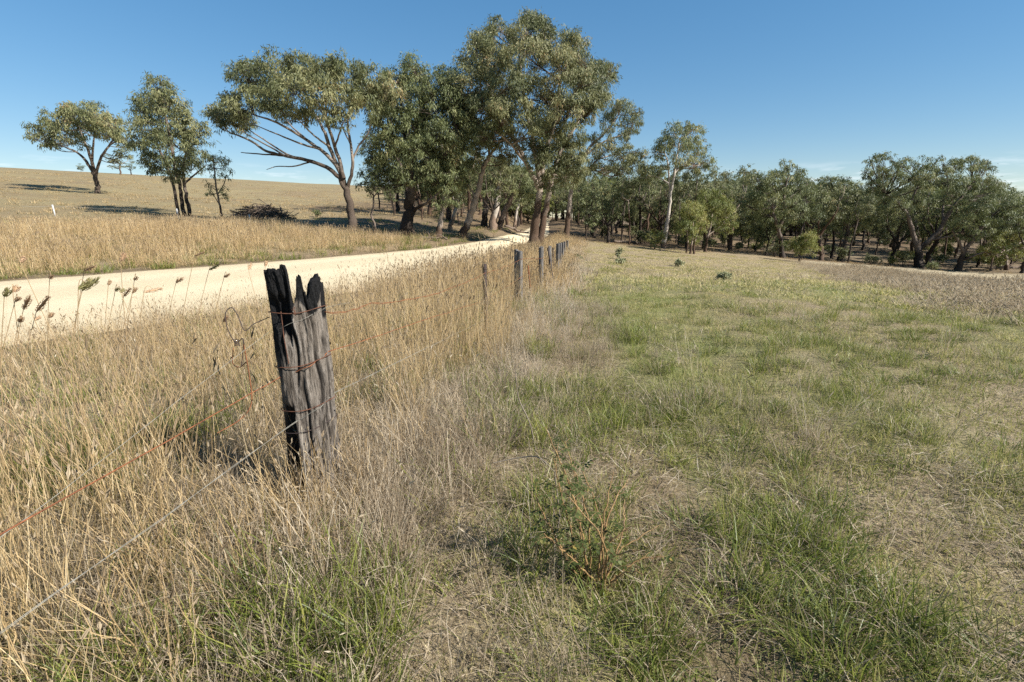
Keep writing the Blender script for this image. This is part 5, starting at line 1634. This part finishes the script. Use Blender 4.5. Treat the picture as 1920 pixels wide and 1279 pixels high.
for (r0, r1, dn, kind) in ((.8, 5, 16, 'dead'), (5, 12, 5, 'dead'), (12, 24, 1.0, 'deadfar')):
    x, y = band(r0, r1, dn, 70); k = in_paddock(x, y); x, y = x[k], y[k]
    x, y = keep(x, y, np.clip(sm((fbm(x, y, 1.0, 105) - .47) * 7) + .5 * sm((x - 1.3) / .6) * sm((3.2 - y) / 1.2), 0, 1)); S.add(x, y, kind, .5, 1.0, .4 + .5 * vnoise(x, y, .7, 106), None, .2)
NT += S.build('dry_litter_grass', 'pale dead straw and wispy dry tufts lying over the paddock')

S = Scatter()
for r0, r1, dn in ((9, 24, 9), (24, 46, 5)):
    x, y = band(r0, r1, dn, 60); k = (pink_zone(x, y) + edge(x, y, 1.5, 2.0, 108) > 0) & (wood_zone(x, y) < -.3); x, y = x[k], y[k]
    S.add(x, y, 'pink', .8, 1.25, .38 + .32 * sm(pink_zone(x, y) / 5) , fbm(x, y, 2.5, 107), .1)
NT += S.build('pinkish_grass', 'band of taller pinkish brown dry grass on the far side of the paddock')

# across the road
S = Scatter()
x, y = band(8, 62, 7.0, 66)
s_ = s_far(x, y); k = (x < xfar(y) - .25 + edge(x, y)) & (s_ < 11.5 + edge(x, y, 4, 3, 110)) & (y > 3); x, y, s_ = x[k], y[k], s_[k]
shade = sm((y - 22) / 5) * sm((x + 16) / 5)                       # trampled and thin under the roadside trees
k = gr.uniform(size=len(x)) < (1 - .85 * shade); x, y, s_, shade = x[k], y[k], s_[k], shade[k]
S.add(x, y, 'stalkfar', .85, 1.2, (.40 + .45 * sm(s_ / 3.0)) * (1 - .55 * shade) * (1 - .25 * sm((s_ - 6) / 5)), .25 + .5 * fbm(x, y, 3, 111), .08)
x, y = band(8, 50, 4.0, 66); s_ = s_far(x, y); k = (x < xfar(y) - .1 + edge(x, y)) & (s_ < 15) & (y > 3); x, y, s_ = x[k], y[k], s_[k]
x, y = keep(x, y, np.exp(-s_ / 2.2) + .06); S.add(x, y, 'greenfar', .8, 1.4, None, .25 + .35 * fbm(x, y, 2, 112), .1)
x, y = band(2.5, 40, 9, 66); t_ = road_t(x, y); k = (t_ > -.1) & (t_ < .7); x, y = keep(x[k], y[k], .5 * np.exp(-np.maximum(t_[k], 0) / .22) * (fbm(x[k], y[k], 1.5, 130) > .45)); S.add(x, y, 'turf', .6, 1.4, None, .4, .2)
NT += S.build('roadside_grass', 'tall dry grass with a green foot across the gravel road')

S = Scatter()
x, y = band(20, 125, 1.0, 52); s_ = s_far(x, y)
k = (x < xfar(y) - 2) & (s_ > 14) & (project(x, y, H0(x, y))[0] < 1000); x, y = x[k], y[k]
x, y = keep(x, y, np.clip(34 / np.hypot(x, y), 0, 1) * (.4 + .6 * sm((fbm(x, y, 6, 115) - .3) * 3)))
S.add(x, y, 'tuft', .8, 1.8, None, .15 + .45 * fbm(x, y, 9, 114), .1)
x, y = band(26, 70, 1.0, 56); k = (wood_zone(x, y) > -.5) & (x > xnear(y) + 1); S.add(x[k], y[k], 'tuft', .5, 1.2, None, .1, .2)
NT += S.build('hill_stubble', 'short dry stubble on the hillside and the floor of the wood')
print('grass instances', NT)


# large seed heads that stand up against the pale road
SEEDM, nt, out = new_mat('brown_seed_head')
n1 = noise(nt, 220, 3, .7, 'Object')
principled(nt, out, ramp(nt, n1, [(.3, (.164, .101, .064)), (.55, (.471, .302, .177)), (.8, (.761, .554, .354))]), .9, .15, n1, .004, 1.0)
SEEDG, nt, out = new_mat('green_brown_seed_head')
n1 = noise(nt, 220, 3, .7, 'Object')
principled(nt, out, ramp(nt, n1, [(.3, (.109, .101, .042)), (.6, (.274, .246, .105)), (.8, (.510, .439, .229))]), .9, .15, n1, .004, 1.0)
STEMM, nt, out = new_mat('dry_seed_stem')
principled(nt, out, (.30, .21, .115), .7, .3)


def seed_stalk(px0, py0, px1, py1, d, wpx, mat, label, group=None):
    a = P(px0, py0, d); e = P(px1, py1, d + rng.normal() * .05); pm = d / F_PX
    dr = e - a; L = np.linalg.norm(dr); dr /= L
    foot = a - np.array([dr[0] * .35, rng.normal() * .05, 0]); foot[2] = ground(foot[0], foot[1]) - .02
    m_ = (foot + a) / 2 + np.array([-.18 * (a[0] - foot[0]), 0, .05])
    p, r = catmull([foot, m_, a, a + dr * L * .6], [.0022, .0019, .0015, .001], 7)
    ms = MB(); tube(ms, p, r, 5)
    mh = MB(); t = np.linspace(0, 1, 12); w_ = wpx * pm * .5
    prof = w_ * np.clip(np.sin(np.pi * (t * .92 + .06)) ** .55, .02, 1)
    tube(mh, a + dr * (t * L)[:, None], prof * .5, 12, knobby=.16)
    for _ in range(70):                                             # bristles
        u = rng.uniform(.05, .95); c = a + dr * L * u; q = rng.normal(size=3); q -= dr * (q @ dr); q /= np.linalg.norm(q)
        rr = np.interp(u, t, prof); c = c + q * rr * .85
        tube(mh, np.array([c, c + q * w_ * .25 + dr * w_ * .5, c + q * w_ * .4 + dr * w_ * 1.1]), [w_ * .14, w_ * .1, w_ * .03], 3)
    t_ = empty('grass_stalk', foot, label, 'grass stalk', group)
    link('stem', ms.mesh('stem', STEMM, foot), t_); link('seed_head', mh.mesh('seed_head', mat, foot), t_)


SG = 'seed heads standing up against the pale road'
LB = 'dry grass stalk with a small dark seed head standing up against the pale road'
seed_stalk(147, 543, 174, 524, 2.3, 11, SEEDG, 'stalk with a thick green brown seed head, lower of the close pair before the road', SG)
seed_stalk(154, 545, 186, 522, 2.32, 10, SEEDG, 'stalk with a thick green brown seed head, upper of the close pair before the road', SG)
for (x0, y0, x1, y1, d, ww, mt_) in ((44, 580, 57, 555, 2.6, 9, SEEDM), (68, 585, 92, 556, 2.6, 9, SEEDM), (8, 556, 17, 543, 2.4, 10, SEEDG), (24, 548, 33, 538, 2.6, 9, SEEDM), (226, 490, 234, 476, 2.8, 8, SEEDM), (158, 508, 180, 498, 2.9, 6, SEEDM),
                                  (93, 523, 99, 517, 3.0, 6, SEEDM), (28, 565, 37, 559, 2.6, 7, SEEDM), (216, 545, 223, 541, 3.0, 6, SEEDG), (226, 548, 232, 543, 3.0, 6, SEEDG), (232, 556, 245, 540, 3.1, 6, SEEDM), (248, 550, 257, 540, 3.1, 5, SEEDM),
                                  (252, 525, 257, 520, 3.2, 6, SEEDM), (36, 604, 42, 596, 2.6, 8, SEEDM), (392, 506, 412, 496, 3.4, 6, SEEDG), (270, 548, 305, 541, 3.0, 6, SEEDM), (330, 530, 342, 522, 3.5, 6, SEEDM), (203, 535, 207, 526, 3.2, 5, SEEDM), (466, 506, 471, 494, 3.6, 5, SEEDM),
                                  (497, 500, 500, 490, 3.8, 5, SEEDM), (65, 600, 75, 594, 2.7, 6, SEEDM), (92, 596, 99, 588, 2.8, 6, SEEDM), (418, 604, 428, 592, 3.0, 6, SEEDM), (38, 492, 46, 482, 2.6, 8, SEEDM), (365, 480, 384, 472, 3.2, 4, SEEDM), (420, 520, 430, 514, 3.6, 5, SEEDM)):
    seed_stalk(x0, y0, x1, y1, d, ww, mt_, LB, SG)
